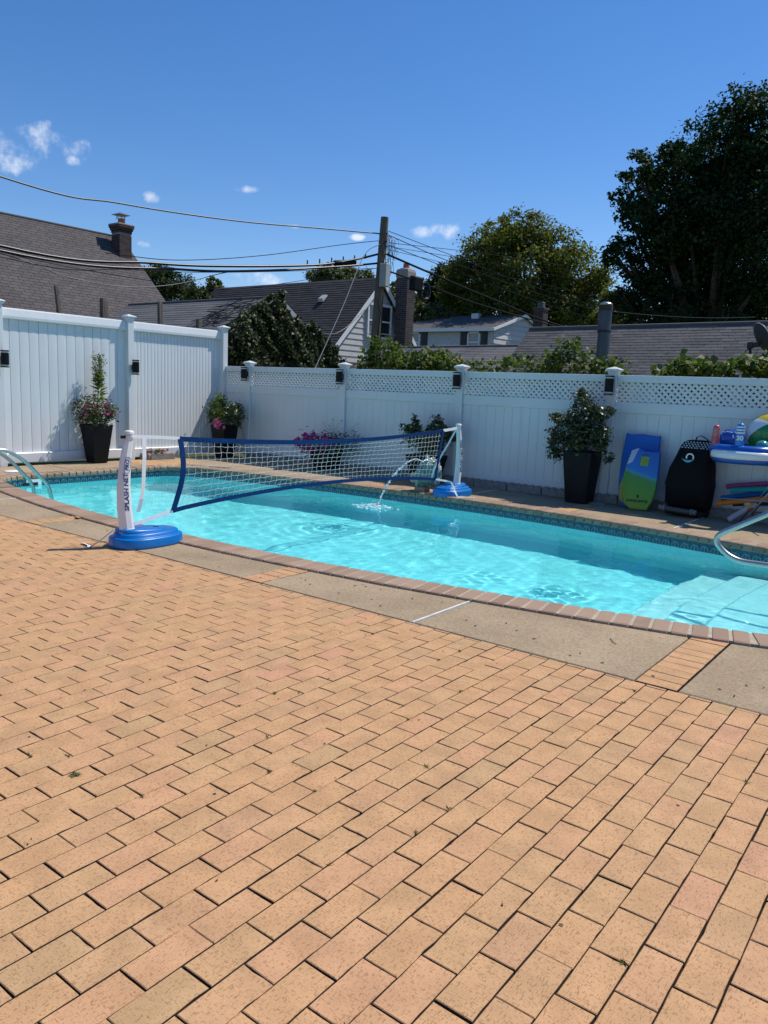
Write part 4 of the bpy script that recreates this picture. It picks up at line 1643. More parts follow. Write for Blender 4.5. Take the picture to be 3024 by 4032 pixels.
petals('petunia', [(0.62 + R.gauss(0, .10), -0.74 + R.gauss(0, .03), 0.68 + R.gauss(0, .045)) for k in range(20)], 0.034, MT['pink'], t)
stems(t, (0.62, -0.5, .6), [(0.62 + R.uniform(-.3, .3), -.5 + R.uniform(-.15, .15), R.uniform(.85, 1.1)) for k in range(16)], .004)

# -- planter 3: magenta petunias, low pot
planter('low black pot overflowing with magenta petunias behind the net', 3.22, -0.40, 0.16, 0.23, 0.40, 0.0)
t = plant('petunia_plant', 'mound of magenta petunias with wispy yellow daisies behind the net', 'plant', (3.22, -0.40, 0.35))
p, q = bush_pts((3.20, -0.45, 0.47), .52, .25, .17, 560, .4)
leaves('foliage', p, q, 0.05, MT['leaf_pot'], t)
p, q = bush_pts((3.72, -0.40, 0.55), .24, .2, .17, 200, .3)
leaves('side_foliage', p, q, 0.045, MT['leaf_pot'], t, aspect=.35)
d = []
for k in range(135):
    v = sphere_pts(1)[0]
    v[1] = -abs(v[1])
    v[2] = v[2] * .9 + .15
    d.append((3.08 + .50 * v[0], -0.47 + .24 * v[1], 0.47 + .17 * v[2] - (.12 * R.random() if R.random() < .25 else 0)))
petals('petunia', d, 0.042, MT['magenta'], t)
tops = [(3.02 + .95 * R.random(), -.42 + R.gauss(0, .06), .70 + .24 * R.random()) for k in range(12)]
stems(t, (3.4, -.42, .45), tops, .0026)
petals('daisy', tops[:6], .02, MT['yellowp'], t, 7)
leaves('daisy_head', [tops[k] for k in range(6, 12)], [[0, 0, 1]] * 6, .03, MT['leaf_dark'], t)

# -- planter 4: shrub behind the fountain
planter('black pot with a dark rose shrub behind the fountain ornament', 5.42, -0.42, 0.17, 0.25, 0.46, 0.0)
t = plant('rose_shrub', 'dark leafy rose shrub behind the right end of the net', 'plant', (5.42, -0.42, .4))
P, N = [], []
for (cx, cy, cz, a, b, c, n) in ((5.30, -.42, .72, .30, .2, .16, 300), (5.62, -.42, .74, .26, .2, .17, 280), (5.14, -.42, .92, .09, .09, .15, 110), (5.62, -.42, .98, .10, .09, .12, 110), (4.98, -.42, .87, .12, .08, .07, 60), (5.88, -.42, .82, .16, .1, .09, 90), (5.4, -.42, .55, .3, .2, .12, 180), (5.2, -.42, .80, .13, .1, .1, 90), (5.45, -.40, .86, .14, .1, .08, 90), (5.72, -.42, .88, .12, .1, .09, 80)):
    p, q = bush_pts((cx, cy, cz), a, b, c, n, .2)
    P.append(p)
    N.append(q)
leaves('foliage', np.concatenate(P), np.concatenate(N), 0.058, MT['leaf_rose'], t)
stems(t, (5.42, -.42, .4), [(5.42 + R.uniform(-.45, .45), -.42 + R.uniform(-.1, .1), R.uniform(.6, 1.0)) for k in range(14)], .005)

# -- planter 5: big rose bush at right
planter('largest black tapered planter with a tall rose bush, right of the net', 8.10, -0.42, 0.15, 0.212, 0.74, 0.0)
t = plant('rose_bush', 'tall rose bush with reddish shoot tips in the large planter', 'plant', (8.10, -0.42, .7))
P, N = [], []
BL = ((8.05, -.42, 1.05, .30, .24, .24, 900), (8.03, -.42, 1.35, .14, .14, .20, 330), (8.25, -.42, 1.30, .16, .14, .12, 240), (7.82, -.44, 1.16, .16, .14, .10, 170), (7.70, -.46, .90, .14, .14, .14, 220), (7.72, -.48, .70, .11, .1, .13, 180),
      (8.34, -.48, .95, .16, .14, .14, 230), (8.40, -.52, .80, .10, .1, .09, 90), (8.52, -.52, .68, .08, .05, .05, 40), (8.02, -.42, 1.53, .05, .05, .08, 50), (8.0, -.5, .85, .28, .18, .12, 330), (7.63, -.44, 1.20, .07, .06, .04, 40), (8.43, -.42, 1.33, .07, .06, .05, 45))
for (cx, cy, cz, a, b, c, n) in BL:
    p, q = bush_pts((cx, cy, cz), a, b, c, n, .2)
    P.append(p)
    N.append(q)
leaves('foliage', np.concatenate(P), np.concatenate(N), 0.05, MT['leaf_rose'], t)
tips = [(8.02, -.45, 1.60), (7.60, -.46, 1.22), (7.62, -.48, 1.18), (8.46, -.46, 1.33), (8.10, -.52, 1.44), (7.95, -.5, 1.50), (7.84, -.5, 1.22), (7.66, -.5, 1.0)]
P = np.concatenate([np.array(c) + RN.normal(0, .028, (9, 3)) for c in tips])
leaves('red_shoots', P, np.tile([0, -.4, .8], (len(P), 1)), .038, MT['leaf_red'], t)
stems(t, (8.10, -.42, .7), [(b[0], b[1], b[2]) for b in BL] * 2, .005)

# -- scalloped concrete edging along the lattice fence
def edging(cx, cy, a, name, label, group, L=0.585, h=0.135, n=5):
    key = ('edge', L, h, n)
    if key not in MESHB:
        mb = MB()
        pr = [(-L / 2, 0.0)]
        for k in range(n):
            for q in range(7):
                th = math.pi - math.pi * q / 6
                pr.append((-L / 2 + L / n * (k + .5) + L / n * .5 * math.cos(th), h - L / n * .42 + L / n * .42 * math.sin(th)))
        pr.append((L / 2, 0.0))
        mb.loft([[(x, y, z) for x, z in pr] for y in (0.028, -0.020)])
        mb.loft([[(x * .985, y, z * .975) for x, z in pr] for y in (-0.020, -0.028)])
        m = mb.mesh('edging_block')
        m.materials.append(MT['block'])
        MESHB[key] = m
    o = link(name, MESHB[key], None, (cx, cy, 0.0), (0, 0, a))
    return tag(o, label, 'edging', group)


x = 1.1
while x < 11.8:
    if abs(x - 0.749) > .1:
        edging(x, -0.125 + R.gauss(0, .006), R.gauss(0, .012), 'edging_block', 'grey scalloped concrete edging block along the foot of the lattice fence', 'scalloped edging blocks along the lattice fence')
    x += 0.597
MB().box(0.2, 13, -0.16, -0.035, -0.05, -0.004).obj('planting_strip', MT['soil'])
struct(bpy.data.objects['planting_strip'], 'dark soil strip at the foot of the lattice fence')
# -- small flower bed at the tall fence
for (cx, cy, a, lb) in ((0.30, -1.78, math.pi / 2 - .12, 'grey scalloped edging block in front of the small red flowers'), (0.16, -2.06, 0.2, 'grey scalloped edging block at the left end of the small flower bed')):
    edging(cx, cy, a, 'edging_block', lb, 'scalloped edging blocks of the small bed', 0.5 if a > 1 else 0.24, 0.12, 4 if a > 1 else 2)
t = plant('bedding_flowers', 'low red and pink flowers behind the small edging blocks', 'flowers', (0.16, -1.8, 0))
p, q = bush_pts((0.16, -1.82, .10), .10, .26, .07, 160, .2)
leaves('foliage', p, q, .045, MT['leaf_lime'], t)
petals('bloom', [(0.2 + R.gauss(0, .03), -2.06 + .11 * k * .5 + R.gauss(0, .015), .155 + R.gauss(0, .012)) for k in range(10)], .03, MT['redp'], t)

# ================================================================== POOL TOYS BY THE FENCE


def leaning_board(name, label, outline, th, base, x_dir, lean, mat, roll=0.0):
    """outline in (u,v) metres, v up the board; base point at ground; leans back to +y"""
    t = thing(name, label, 'bodyboard', base)
    b = Vector(base)
    ux = Vector((math.cos(roll), 0, 0)) + Vector((0, 0, math.sin(roll)))
    vv = Vector((-math.sin(roll), 0, math.cos(roll)))
    vv = (vv + Vector((0, math.tan(lean), 0))).normalized()
    ux = (ux - vv * ux.dot(vv)).normalized()
    nn = ux.cross(vv)          # towards -y
    if nn.y > 0:
        nn = -nn
    W = lambda u, v, n=0.0: b + ux * u + vv * v + nn * n
    cu = sum(p[0] for p in outline) / len(outline)
    cv = sum(p[1] for p in outline) / len(outline)
    sh = lambda f_: [(cu + (u - cu) * f_, cv + (v - cv) * f_) for u, v in outline]
    mb = MB()
    mb.loft([[W(u, v, -th / 2) for u, v in sh(.97)], [W(u, v, -th / 4) for u, v in outline], [W(u, v, th / 4) for u, v in outline], [W(u, v, th / 2) for u, v in sh(.97)]])
    mb.obj('deck', mat, t)
    return t, W


# colours printed on the boards are flat print, driven by height up the board
tb = NT('bodyboard_blue')
tb.set(0.5, 0, 0.4)
tb.color(tb.ramp(tb.noise(3, 2), [(0.3, (0.004, 0.095, 0.42)), (0.7, (0.006, 0.115, 0.48))]))
big = [(-0.16, 0.0), (0.16, 0.0), (0.22, 0.12), (0.245, 0.35), (0.255, 0.7), (0.24, 1.02), (0.20, 1.005), (0.12, 1.015), (0.0, 1.03), (-0.1, 1.025), (-0.17, 1.02), (-0.235, 1.045), (-0.265, 0.7), (-0.262, 0.35), (-0.235, 0.12)]
t, W = leaning_board('bodyboard', 'large plain blue bodyboard leaning on the lattice fence', big, 0.05, (8.87, -0.32, 0.012), 0, rad(11), tb.m, 0.03)
mb = MB()
pp = [(-0.22, 0.10), (-0.16, 0.05), (-0.13, .3), (-0.17, .62), (-0.20, 0.42), (-0.235, 0.28)]
mb.loft([[W(u, v, .0255) for u, v in pp], [W(u, v, .0265) for u, v in pp]])
mb.obj('yellow_print', M('yellow_print', (0.42, 0.36, 0.02), 0.5), t)

ts = NT('bodyboard_print')
ts.set(0.42, 0, 0.45)
to = ts.n('ShaderNodeTexCoord')
sx = ts.n('ShaderNodeSeparateXYZ')
ts.l(to.outputs['Object'], sx.inputs[0])
zz = ts.math('ADD', sx.outputs[2], ts.math('MULTIPLY', sx.outputs[0], 0.28))
zz = ts.math('ADD', zz, ts.math('MULTIPLY', ts.noise(9, 3), 0.10))
grad = ts.ramp(ts.math('DIVIDE', zz, 0.85), [(0.05, (0.22, 0.33, 0.015)), (0.30, (0.10, 0.30, 0.02)), (0.56, (0.055, 0.24, 0.04)), (0.62, (0.05, 0.28, 0.36)), (0.66, (0.008, 0.16, 0.55)), (1.0, (0.006, 0.10, 0.42))])
ts.color(grad)
small = [(-0.10, 0.0), (0.13, 0.0), (0.19, 0.12), (0.225, 0.30), (0.235, 0.5), (0.232, 0.80), (0.15, 0.795), (0.03, 0.80), (-0.04, 0.83), (-0.115, 0.845), (-0.15, 0.83), (-0.20, 0.65), (-0.235, 0.45), (-0.235, 0.22), (-0.19, 0.07)]
t, W = leaning_board('bodyboard', 'smaller bodyboard with blue to lime green print leaning in front', small, 0.045, (8.97, -0.48, 0.012), 0, rad(9), ts.m, 0.035)
mb = MB()
for k in range(9):
    v = .80 - k * .022
    mb.loft([[W(u, q, n_) for u, q in ((-.155 + k * -.006, v - .012), (-.06 - k * .008, v + .028), (-.06 - k * .008, v + .036), (-.155 + k * -.006, v - .003))] for n_ in (.0232, .0242)])
mb.obj('white_stripes', MT['strapw'], t)
mb = MB()
for i in range(15):
    for j in range(7):
        u, v = -.21 + j * .018 + .002 * i * 0, .10 + i * .028
        s_ = .0055 * (1 - j / 9)
        if j / 7 > .2 + .8 * (1 - abs(i - 6) / 9):
            continue
        mb.loft([[W(u + a * s_, v + b * s_ + j * .01, n_) for a, b in ((-1, 0), (0, -.8), (1, 0), (0, .8))] for n_ in (.0232, .0240)])
mb.obj('dot_print', M('dark_green_print', (0.01, 0.03, 0.01), 0.5), t)
mb = MB()
mb.loft([[W(u, v, n_) for u, v in ((-.02, .605), (.085, .60), (.095, .725), (-.01, .725))] for n_ in (.0235, .0255)])
tg = mb.obj('price_tag', M('lime_tag', (0.28, 0.40, 0.02), 0.5), t)
MB().tube([W(.01, .725, .025), W(.0, .75, .026), W(.04, .765, .026), W(.085, .75, .026), W(.07, .727, .025)], .004, 6).obj('tag_loop', MT['leaf_lime'], tg)
mb = MB()
for k in range(8):
    mb.loft([[W(-.005 + k * .0005, .620 + k * .012, n_), W(.078, .618 + k * .012, n_), W(.078, .622 + k * .012, n_), W(-.005 + k * .0005, .624 + k * .012, n_)] for n_ in (.0258, .0262)])
mb.obj('tag_print', M('tag_print', (0.06, 0.12, 0.01), 0.6), tg)
mb = MB()
mb.loft([[W(-.005 + .016 * math.cos(a), .185 + .018 * math.sin(a), n_) for a in [2 * math.pi * k / 14 for k in range(14)]] for n_ in (.0232, .0242)])
mb.tube([W(-.005, .17, .0237), W(-.012, .155, .0237), W(0, .15, .0237)], .003, 5)
mb.obj('leash_plug', MT['black'], t)
o0_, ux_, vy_, nn_ = W(-.01, .115, .0232), (W(1, 0) - W(0, 0)), (W(0, 1) - W(0, 0)), (W(0, 0, 1) - W(0, 0))
M4 = Matrix((-ux_, -vy_, nn_)).transposed().to_4x4()
M4.translation = o0_
text('boogieboard', 0.056, MT['black'], t, M4, ext=.0004)

# black covered pool-cleaner caddy
MT['capbeige'] = M('cap_beige', (.17, .16, .14), .5)
cad = thing('pool_cleaner_caddy', 'black covered pool cleaner caddy with a blue and white swirl emblem', 'pool cleaner', (9.57, -0.5, 0))
mb = MB()
prof = [(0.10, 9.36, 9.86, -0.42, -0.22), (0.16, 9.32, 9.88, -0.52, -0.18), (0.36, 9.31, 9.885, -0.56, -0.16), (0.42, 9.30, 9.89, -0.56, -0.16), (0.62, 9.335, 9.87, -0.53, -0.15), (0.80, 9.40, 9.85, -0.48, -0.15), (0.93, 9.44, 9.84, -0.44, -0.15), (0.975, 9.46, 9.81, -0.41, -0.17), (1.0, 9.52, 9.75, -0.36, -0.20)]
rings = []
for z, xa, xb, ya, yb in prof:
    ring_ = []
    for k in range(28):
        a = 2 * math.pi * k / 28
        e = 5.0
        cx_c, cy_c = (xa + xb) / 2, (ya + yb) / 2
        wob = 1 + .018 * math.sin(k * 2.1 + z * 9)
        ring_.append((cx_c + (xb - xa) / 2 * wob * abs(math.cos(a)) ** (2 / e) * (1 if math.cos(a) > 0 else -1),
                      cy_c + (yb - ya) / 2 * wob * abs(math.sin(a)) ** (2 / e) * (1 if math.sin(a) > 0 else -1), z))
    rings.append(ring_)
mb.loft(rings)
cov = mb.obj('cover', MT['blackmatte'], cad, True, auto=50)
mb = MB()
for j_ in range(4):
    z_ = .905 + j_ * .024
    y_ = float(np.interp(z_, [.80, .93, .975, 1.0], [-.48, -.44, -.41, -.36]))
    for i_ in range(9):
        u = 9.475 + i_ * .039 + (j_ % 2) * .018
        mb.obox((u + R.uniform(-.004, .004), y_ - .004, z_), (.010, 0, -.001), (0, .005, .006), (0, -.0012, .001))
mb.obj('mesh_holes', MT['lampglass'], cov)
MB().strap([(9.60, -.33, .985), (9.62, -.34, 1.045), (9.67, -.34, 1.065), (9.74, -.34, 1.03), (9.79, -.33, .97)], (0, 1, 0), .03, .004).obj('handle', MT['blackmatte'], cad)

mb = MB()
zc, xc_, yc_ = .785, 9.60, -.505
mb.loft([[(xc_ + .052 * math.cos(a) * f_, yc_ + (.785 - zc) * 0, zc + .052 * math.sin(a) * f_) for a in [rad(-28 + 236 * k / 24) for k in range(25)] ] for f_ in (1.0, .66)], caps=False, close=False)
em = mb.obj('emblem_ring', MT['leadw'], cov)
mb = MB()
top, bot = [], []
for k in range(21):
    u = -.105 + .165 * k / 20
    top.append((xc_ + u, yc_ - .003, zc - .018 - .022 * math.sin(math.pi * (k / 20) * .9 + .2)))
    bot.append((xc_ + u, yc_ - .003, zc - .018 - .022 * math.sin(math.pi * (k / 20) * .9 + .2) - .030 * math.sin(math.pi * k / 20)))
mb.loft([top, bot], caps=False, close=False)
mb.obj('emblem_wave', M('emblem_blue', (0.10, 0.42, 0.58), .5), cov)
for o in (em,):
    pass
MB().tube([(9.335, -.60, .10), (9.70, -.62, .085)], .035, 16).obj('filter_canister', M('canister_grey', (.07, .07, .065), .5), cad, True, auto=40)
for xa in (9.30, 9.345, 9.70, 9.74):
    MB().tube([(xa, -.60, .10 - (xa - 9.335) * .04), (xa + .035, -.602, .0985 - (xa - 9.335) * .04)], .043 if xa in (9.345, 9.70) else .036, 16).obj('end_cap', MT['capbeige'], cad, True, auto=40)
MB().bbox(9.36, 9.84, -.56, -.20, .03, .10, .01).obj('cart_base', MT['black'], cad)
for x in (9.36, 9.82):
    MB().tube([(x - .025, -.30, .075), (x + .025, -.30, .075)], .072, 18).obj('wheel', MT['black'], cad, True, auto=40)

# inflatable ring-toss float
fl = thing('inflatable_float', 'blue white and red inflatable ring-toss float propped on the rack', 'pool float', (10.2, -.45, .82))
mat_fb = M('float_blue', (0.006, 0.09, 0.42), .22, var=.05, spec=.6)
mat_fr = M('float_red', (0.35, 0.015, 0.02), .22, var=.05, spec=.6)
mat_fw = M('float_white', (0.75, 0.77, 0.78), .22, var=.03, spec=.6)


def torus(c, R1, R2, r_, n=40, m_=14, seg=(0, 1), tilt=0.0, zoff=None):
    rings = []
    k0, k1 = seg
    for k in range(n + 1):
        a = 2 * math.pi * (k0 + (k1 - k0) * k / n)
        cx, cy = R1 * math.cos(a), R2 * math.sin(a)
        rd = Vector((math.cos(a), math.sin(a), 0))
        p = Vector((c[0] + cx, c[1] + cy, c[2] + tilt * cy + (zoff(a) if zoff else 0)))
        rings.append([p + rd * r_ * math.cos(2 * math.pi * q / m_) + Vector((0, 0, r_ * math.sin(2 * math.pi * q / m_))) for q in range(m_)])
    return rings


MB().loft(torus((10.26, -.50, .925), .36, .30, .072, 48, 16, (0, 1)), caps=False).obj('ring_tube', mat_fb, fl, True)
MB().loft(torus((10.26, -.50, .845), .35, .30, .066, 30, 14, (.50, .66)), True).obj('red_panel', mat_fr, fl, True)
MB().loft(torus((10.26, -.515, .875), .375, .335, .060, 40, 14, (.60, .98)), True).obj('white_panel', mat_fw, fl, True)
MB().loft(torus((10.26, -.515, .825), .365, .32, .055, 40, 14, (.61, .97)), True).obj('blue_panel', mat_fb, fl, True)
for (x, y, z0, z1, col, nm, stripes) in ((9.92, -.62, .95, 1.225, (0.55, 0.10, 0.10), 'red_peg', 0), (10.235, -.76, .95, 1.265, (0.02, 0.22, 0.60), 'blue_peg', 1)):
    mb = MB()
    h = z1 - z0
    kk = 1.22 if stripes else 1.08
    mb.lathe([(.040 * kk, 0), (.044 * kk, .02), (.040 * kk, h * .5), (.038 * kk, h - .04), (.030 * kk, h - .012), (.012 * kk, h)], 18, (x, y, z0))
    pg = mb.obj(nm, M(nm, col, .25, spec=.6), fl, True)
    for k in range(3 if stripes else 5):
        zz_ = z0 + h * (.60 + .11 * k if stripes else .52 + .07 * k)
        MB().lathe([(.0412 * kk, 0), (.0412 * kk, .018 if stripes else .010)], 16, (x, y, zz_), False).obj('stripe', mat_fw if stripes else M('pale_red', (.62, .25, .25), .3), pg, True)
    if stripes:
        nrm = Vector((.22, -.97, 0)).normalized()
        ux_ = Vector((.97, .22, 0)).normalized()
        M4 = Matrix((ux_, Vector((0, 0, 1)), nrm)).transposed().to_4x4()
        M4.translation = Vector((x, y, z0 + h * .42)) + nrm * .0495
        text('30', .075, mat_fw, pg, M4, ext=.001)
lb = MB()
rings = []
for k in range(9):
    f_ = k / 8
    rings.append([(10.43 - .24 * f_ + .03 * math.cos(a) * (1.05 - f_), -.84 + .02 * math.sin(a) - .02 * f_, .885 - .075 * f_ + .035 * math.sin(a) * (1.02 - f_)) for a in [2 * math.pi * q / 10 for q in range(10)]])
lb.loft(rings)
lb.obj('white_tusk', mat_fw, fl, True)
MB().ball((10.05, -.36, 1.06), .145, 24, 16, (1.1, .9, .8)).obj('blue_dome', mat_fb, fl, True)
mb = MB()
for k in range(16):
    d = Vector((R.uniform(-.8, .8), -R.uniform(.2, 1), R.uniform(-.1, .9))).normalized()
    p = Vector((10.05 + .1595 * d.x, -.36 + .1305 * d.y, 1.06 + .116 * d.z))
    mb.ball(p, .010, 8, 5, (1, .7, 1))
mb.obj('white_dots', mat_fw, fl, True)
# beach ball
bb = thing('beach_ball', 'striped beach ball of white, green, yellow and red panels on the float', 'ball', (10.42, -.25, 1.0))
cb_ = Vector((10.45, -.20, 1.135))
rb = .262
vd = (CAM - cb_).normalized()
ax = Vector((.16, -.82, .54)).normalized()
e2 = (Vector((0, 0, 1)) - ax * ax.z).normalized()
e1 = e2.cross(ax)
cols = [('green', (0.015, 0.22, 0.05), 206), ('red', (0.32, 0.012, 0.02), 266), ('white', (0.72, 0.74, 0.78), 326), ('blue', (0.02, 0.10, 0.42), 26), ('yellow', (0.50, 0.40, 0.02), 86), ('white', (0.72, 0.74, 0.78), 146)]
for nm, c_, a0 in cols:
    rows = []
    for i in range(15):
        th = .02 + (math.pi - .04) * i / 14
        rows.append([cb_ + (ax * math.cos(th) + (e1 * math.cos(ph) + e2 * math.sin(ph)) * math.sin(th)) * rb for ph in [rad(a0 + 60 * q / 8) for q in range(9)]])
    MB().loft(rows, caps=False, close=False).obj(nm + '_panel', M('ball_' + nm, c_, .2, spec=.6, var=.03), bb, True)
tb_ = MB().ball((10.47, -.62, .985), .085, 22, 14).obj('teal_ball', M('teal_ball', (.03, .28, .30), .2, var=.3, vs_=14, spec=.6), None, True)
tag(tb_, 'small teal ball lying on the inflatable float at the right edge', 'ball')

# storage rack (only its legs and bars show)
rk = thing('storage_rack', 'grey tubular rack carrying the float and the foam noodles', 'rack', (10.5, -.45, 0))
for (a, b, nm) in (((10.24, -.30, 0.0), (10.85, -.55, .95), 'leg'), ((10.32, -.62, 0.0), (10.95, -.75, .95), 'leg'), ((10.28, -.12, .0), (10.9, -.25, .95), 'leg'),
                   ((10.0, -.30, .76), (11.3, -.30, .78), 'shelf_bar'), ((10.0, -.62, .765), (11.3, -.62, .785), 'shelf_bar'), ((10.02, -.28, .30), (11.3, -.28, .36), 'shelf_bar'), ((10.02, -.55, .30), (11.3, -.55, .36), 'shelf_bar')):
    MB().tube([a, b], .011, 10).obj(nm, MT['galv'], rk, True)
noods = [('pink', (.36, .06, .17), (10.02, -.22, .425), (11.2, -.22, .60), 'pink foam pool noodle on top of the pile'), ('teal', (.0, .24, .24), (10.11, -.40, .395), (11.2, -.40, .53), 'teal foam pool noodle under the pink one'),
         ('blue', (.004, .10, .38), (9.99, -.30, .275), (11.1, -.30, .50), 'blue foam pool noodle above the orange one'), ('orange', (.55, .15, .008), (9.99, -.52, .225), (11.1, -.50, .43), 'orange foam pool noodle at the front of the pile'),
         ('navy', (.01, .03, .08), (10.13, -.26, .215), (11.0, -.26, .30), 'dark navy foam noodle low in the pile')]
for nm, c_, a, b, lbl in noods:
    a, b = Vector(a), Vector(b)
    mid = a.lerp(b, .45) + Vector((0, 0, .035))
    path = [a.lerp(mid, f_).lerp(mid.lerp(b, f_), f_) for f_ in [k / 12 for k in range(13)]]
    o = MB().tube(path, .034, 14).obj('pool_noodle', M('foam_' + nm, c_, .8, var=.1, vs_=20), None, True, auto=40)
    tag(o, lbl, 'pool noodle', 'foam pool noodles on the rack')
umb = thing('rolled_umbrella', 'pale rolled beach umbrella slanting down to the deck under the noodles', 'umbrella', (10.17, -.55, 0))
MB().tube([(10.16, -.56, .04), (10.36, -.47, .215), (10.44, -.44, .28)], [.034, .037, .036], 14).obj('cover', M('lilac_cover', (.42, .38, .46), .7), umb, True, auto=40)
MB().lathe([(.02, 0), (.02, .004)], 12, (10.155, -.585, .04)).obj('end_plug', MT['black'], umb)
MB().tube([(10.30, -.50, .30), (10.62, -.44, .34), (10.95, -.40, .44)], .022, 10).obj('wooden_shaft', M('pale_wood', (.36, .28, .12), .7), umb, True)
lump((10.36, -.50, .27), (.045, .04, .05), 16, 10, seed=4).obj('strap_bundle', M('cream_fabric', (.55, .45, .25), .8), umb, True)
lump((10.39, -.48, .19), (.06, .035, .03), 16, 10, seed=6).obj('red_strap', M('rust_strap', (.28, .07, .03), .7), umb, True)

# flat stone by the planter
st = lump((8.33, -.36, .008), (.14, .10, .02), 20, 10, seed=9).obj('flat_stone', MT['block'], None, True)
tag(st, 'flat grey stone on the deck beside the largest planter', 'stone')

# ================================================================== VINES BEHIND THE FENCE
def vine(label, prof, y0, y1, n, size, mat='leaf_vine', zb=1.35, dens=None):
    x0_, x1_ = prof[0][0], prof[-1][0]
    t = thing('climbing_vine', label, 'vine', ((x0_ + x1_) / 2, (y0 + y1) / 2, 0), 'vines growing behind the lattice fence')
    xs = np.array([p[0] for p in prof])
    zs = np.array([p[1] for p in prof])
    k = n // 7
    cx = RN.uniform(x0_, x1_, k)
    top = np.interp(cx, xs, zs) + RN.normal(0, .03, k)
    cz = zb + (top - zb) * RN.uniform(0, 1, k) ** .6
    cy = RN.uniform(y0, y1, k)
    C_ = np.stack([cx, cy, cz], 1)
    idx = RN.integers(0, k, n)
    P = C_[idx] + RN.normal(0, 1, (n, 3)) * np.array([.06, .05, .045])
    N = np.tile([0.15, -.35, .8], (n, 1))
    leaves('foliage', P, N, size, MT[mat], t, aspect=.85, fold=.2, droop=.3, jitter=.55)
    mb = MB()
    for q in range(int((x1_ - x0_) * 9)):
        x = R.uniform(x0_, x1_)
        z = float(np.interp(x, xs, zs)) - R.uniform(0, .1)
        mb.tube([(x + R.gauss(0, .1), R.uniform(y0, y1), 0.0), (x + R.gauss(0, .08), (y0 + y1) / 2, 1.2), (x, R.uniform(y0, y1), z)], [.008, .006, .002], 5)
    mb.obj('stem', MT['stem'], t, True)
    return t


vine('leafy vine climbing round the utility pole side of the lattice fence', [(3.30, 1.95), (3.42, 2.12), (3.52, 2.36), (3.62, 2.38), (3.85, 2.28), (4.05, 2.22), (4.25, 2.12), (4.75, 2.17), (5.1, 2.10), (5.35, 2.03)], .25, .8, 3400, .085)
vine('thin low vine with yellow-green leaves above the lattice fence middle', [(5.35, 1.98), (5.8, 1.97), (6.1, 2.05), (6.4, 2.10), (6.7, 2.08), (7.0, 2.05)], .25, .6, 1100, .08)
t = vine('tall bright green bean vine left of the galvanised flue pipe', [(7.0, 2.05), (7.2, 2.12), (7.3, 2.33), (7.45, 2.36), (7.6, 2.27), (7.75, 2.10), (7.9, 1.98), (8.1, 2.06), (8.25, 1.95), (8.35, 1.9)], .25, .65, 1800, .08)
leaves('purple_bloom', np.array([(8.18, .4, 2.09), (8.2, .4, 2.05), (8.17, .4, 2.12), (7.1, .4, 2.06), (5.0, .4, 2.2)]) + RN.normal(0, .01, (5, 3)), np.tile([0, -1, .2], (5, 1)), .04, MT['purplep'], t)
vine('broad-leaved squash vine over the fence below the satellite dish', [(8.80, 1.93), (8.95, 2.0), (9.1, 2.06), (9.4, 2.03), (9.7, 2.03), (9.95, 2.12), (10.2, 2.17), (10.6, 2.1), (11.2, 2.1)], .2, .7, 1700, .12)
for (x, y, z, lb) in ((5.44, .42, 2.04, 'yellow sunflower head right of the lattice fence post cap'), (5.29, .45, 2.02, 'smaller yellow sunflower above the vine leaves'), (10.16, .3, 1.98, 'orange yellow bloom among the squash leaves at the right edge')):
    t = thing('sunflower', lb, 'flower', (x, y, 0), 'yellow flowers behind the lattice fence')
    petals('petal', [(x, y, z)] * 3, .036, MT['yellowp'], t, 9)
    MB().ball((x + .008, y - .012, z), .02, 10, 7).obj('disc', MT['bark'], t, True)
    MB().tube([(x, y + .05, 0), (x, y + .03, 1.2), (x, y + .01, z)], [.012, .01, .006], 6).obj('stem', MT['stem'], t, True)

# ================================================================== ROOFS


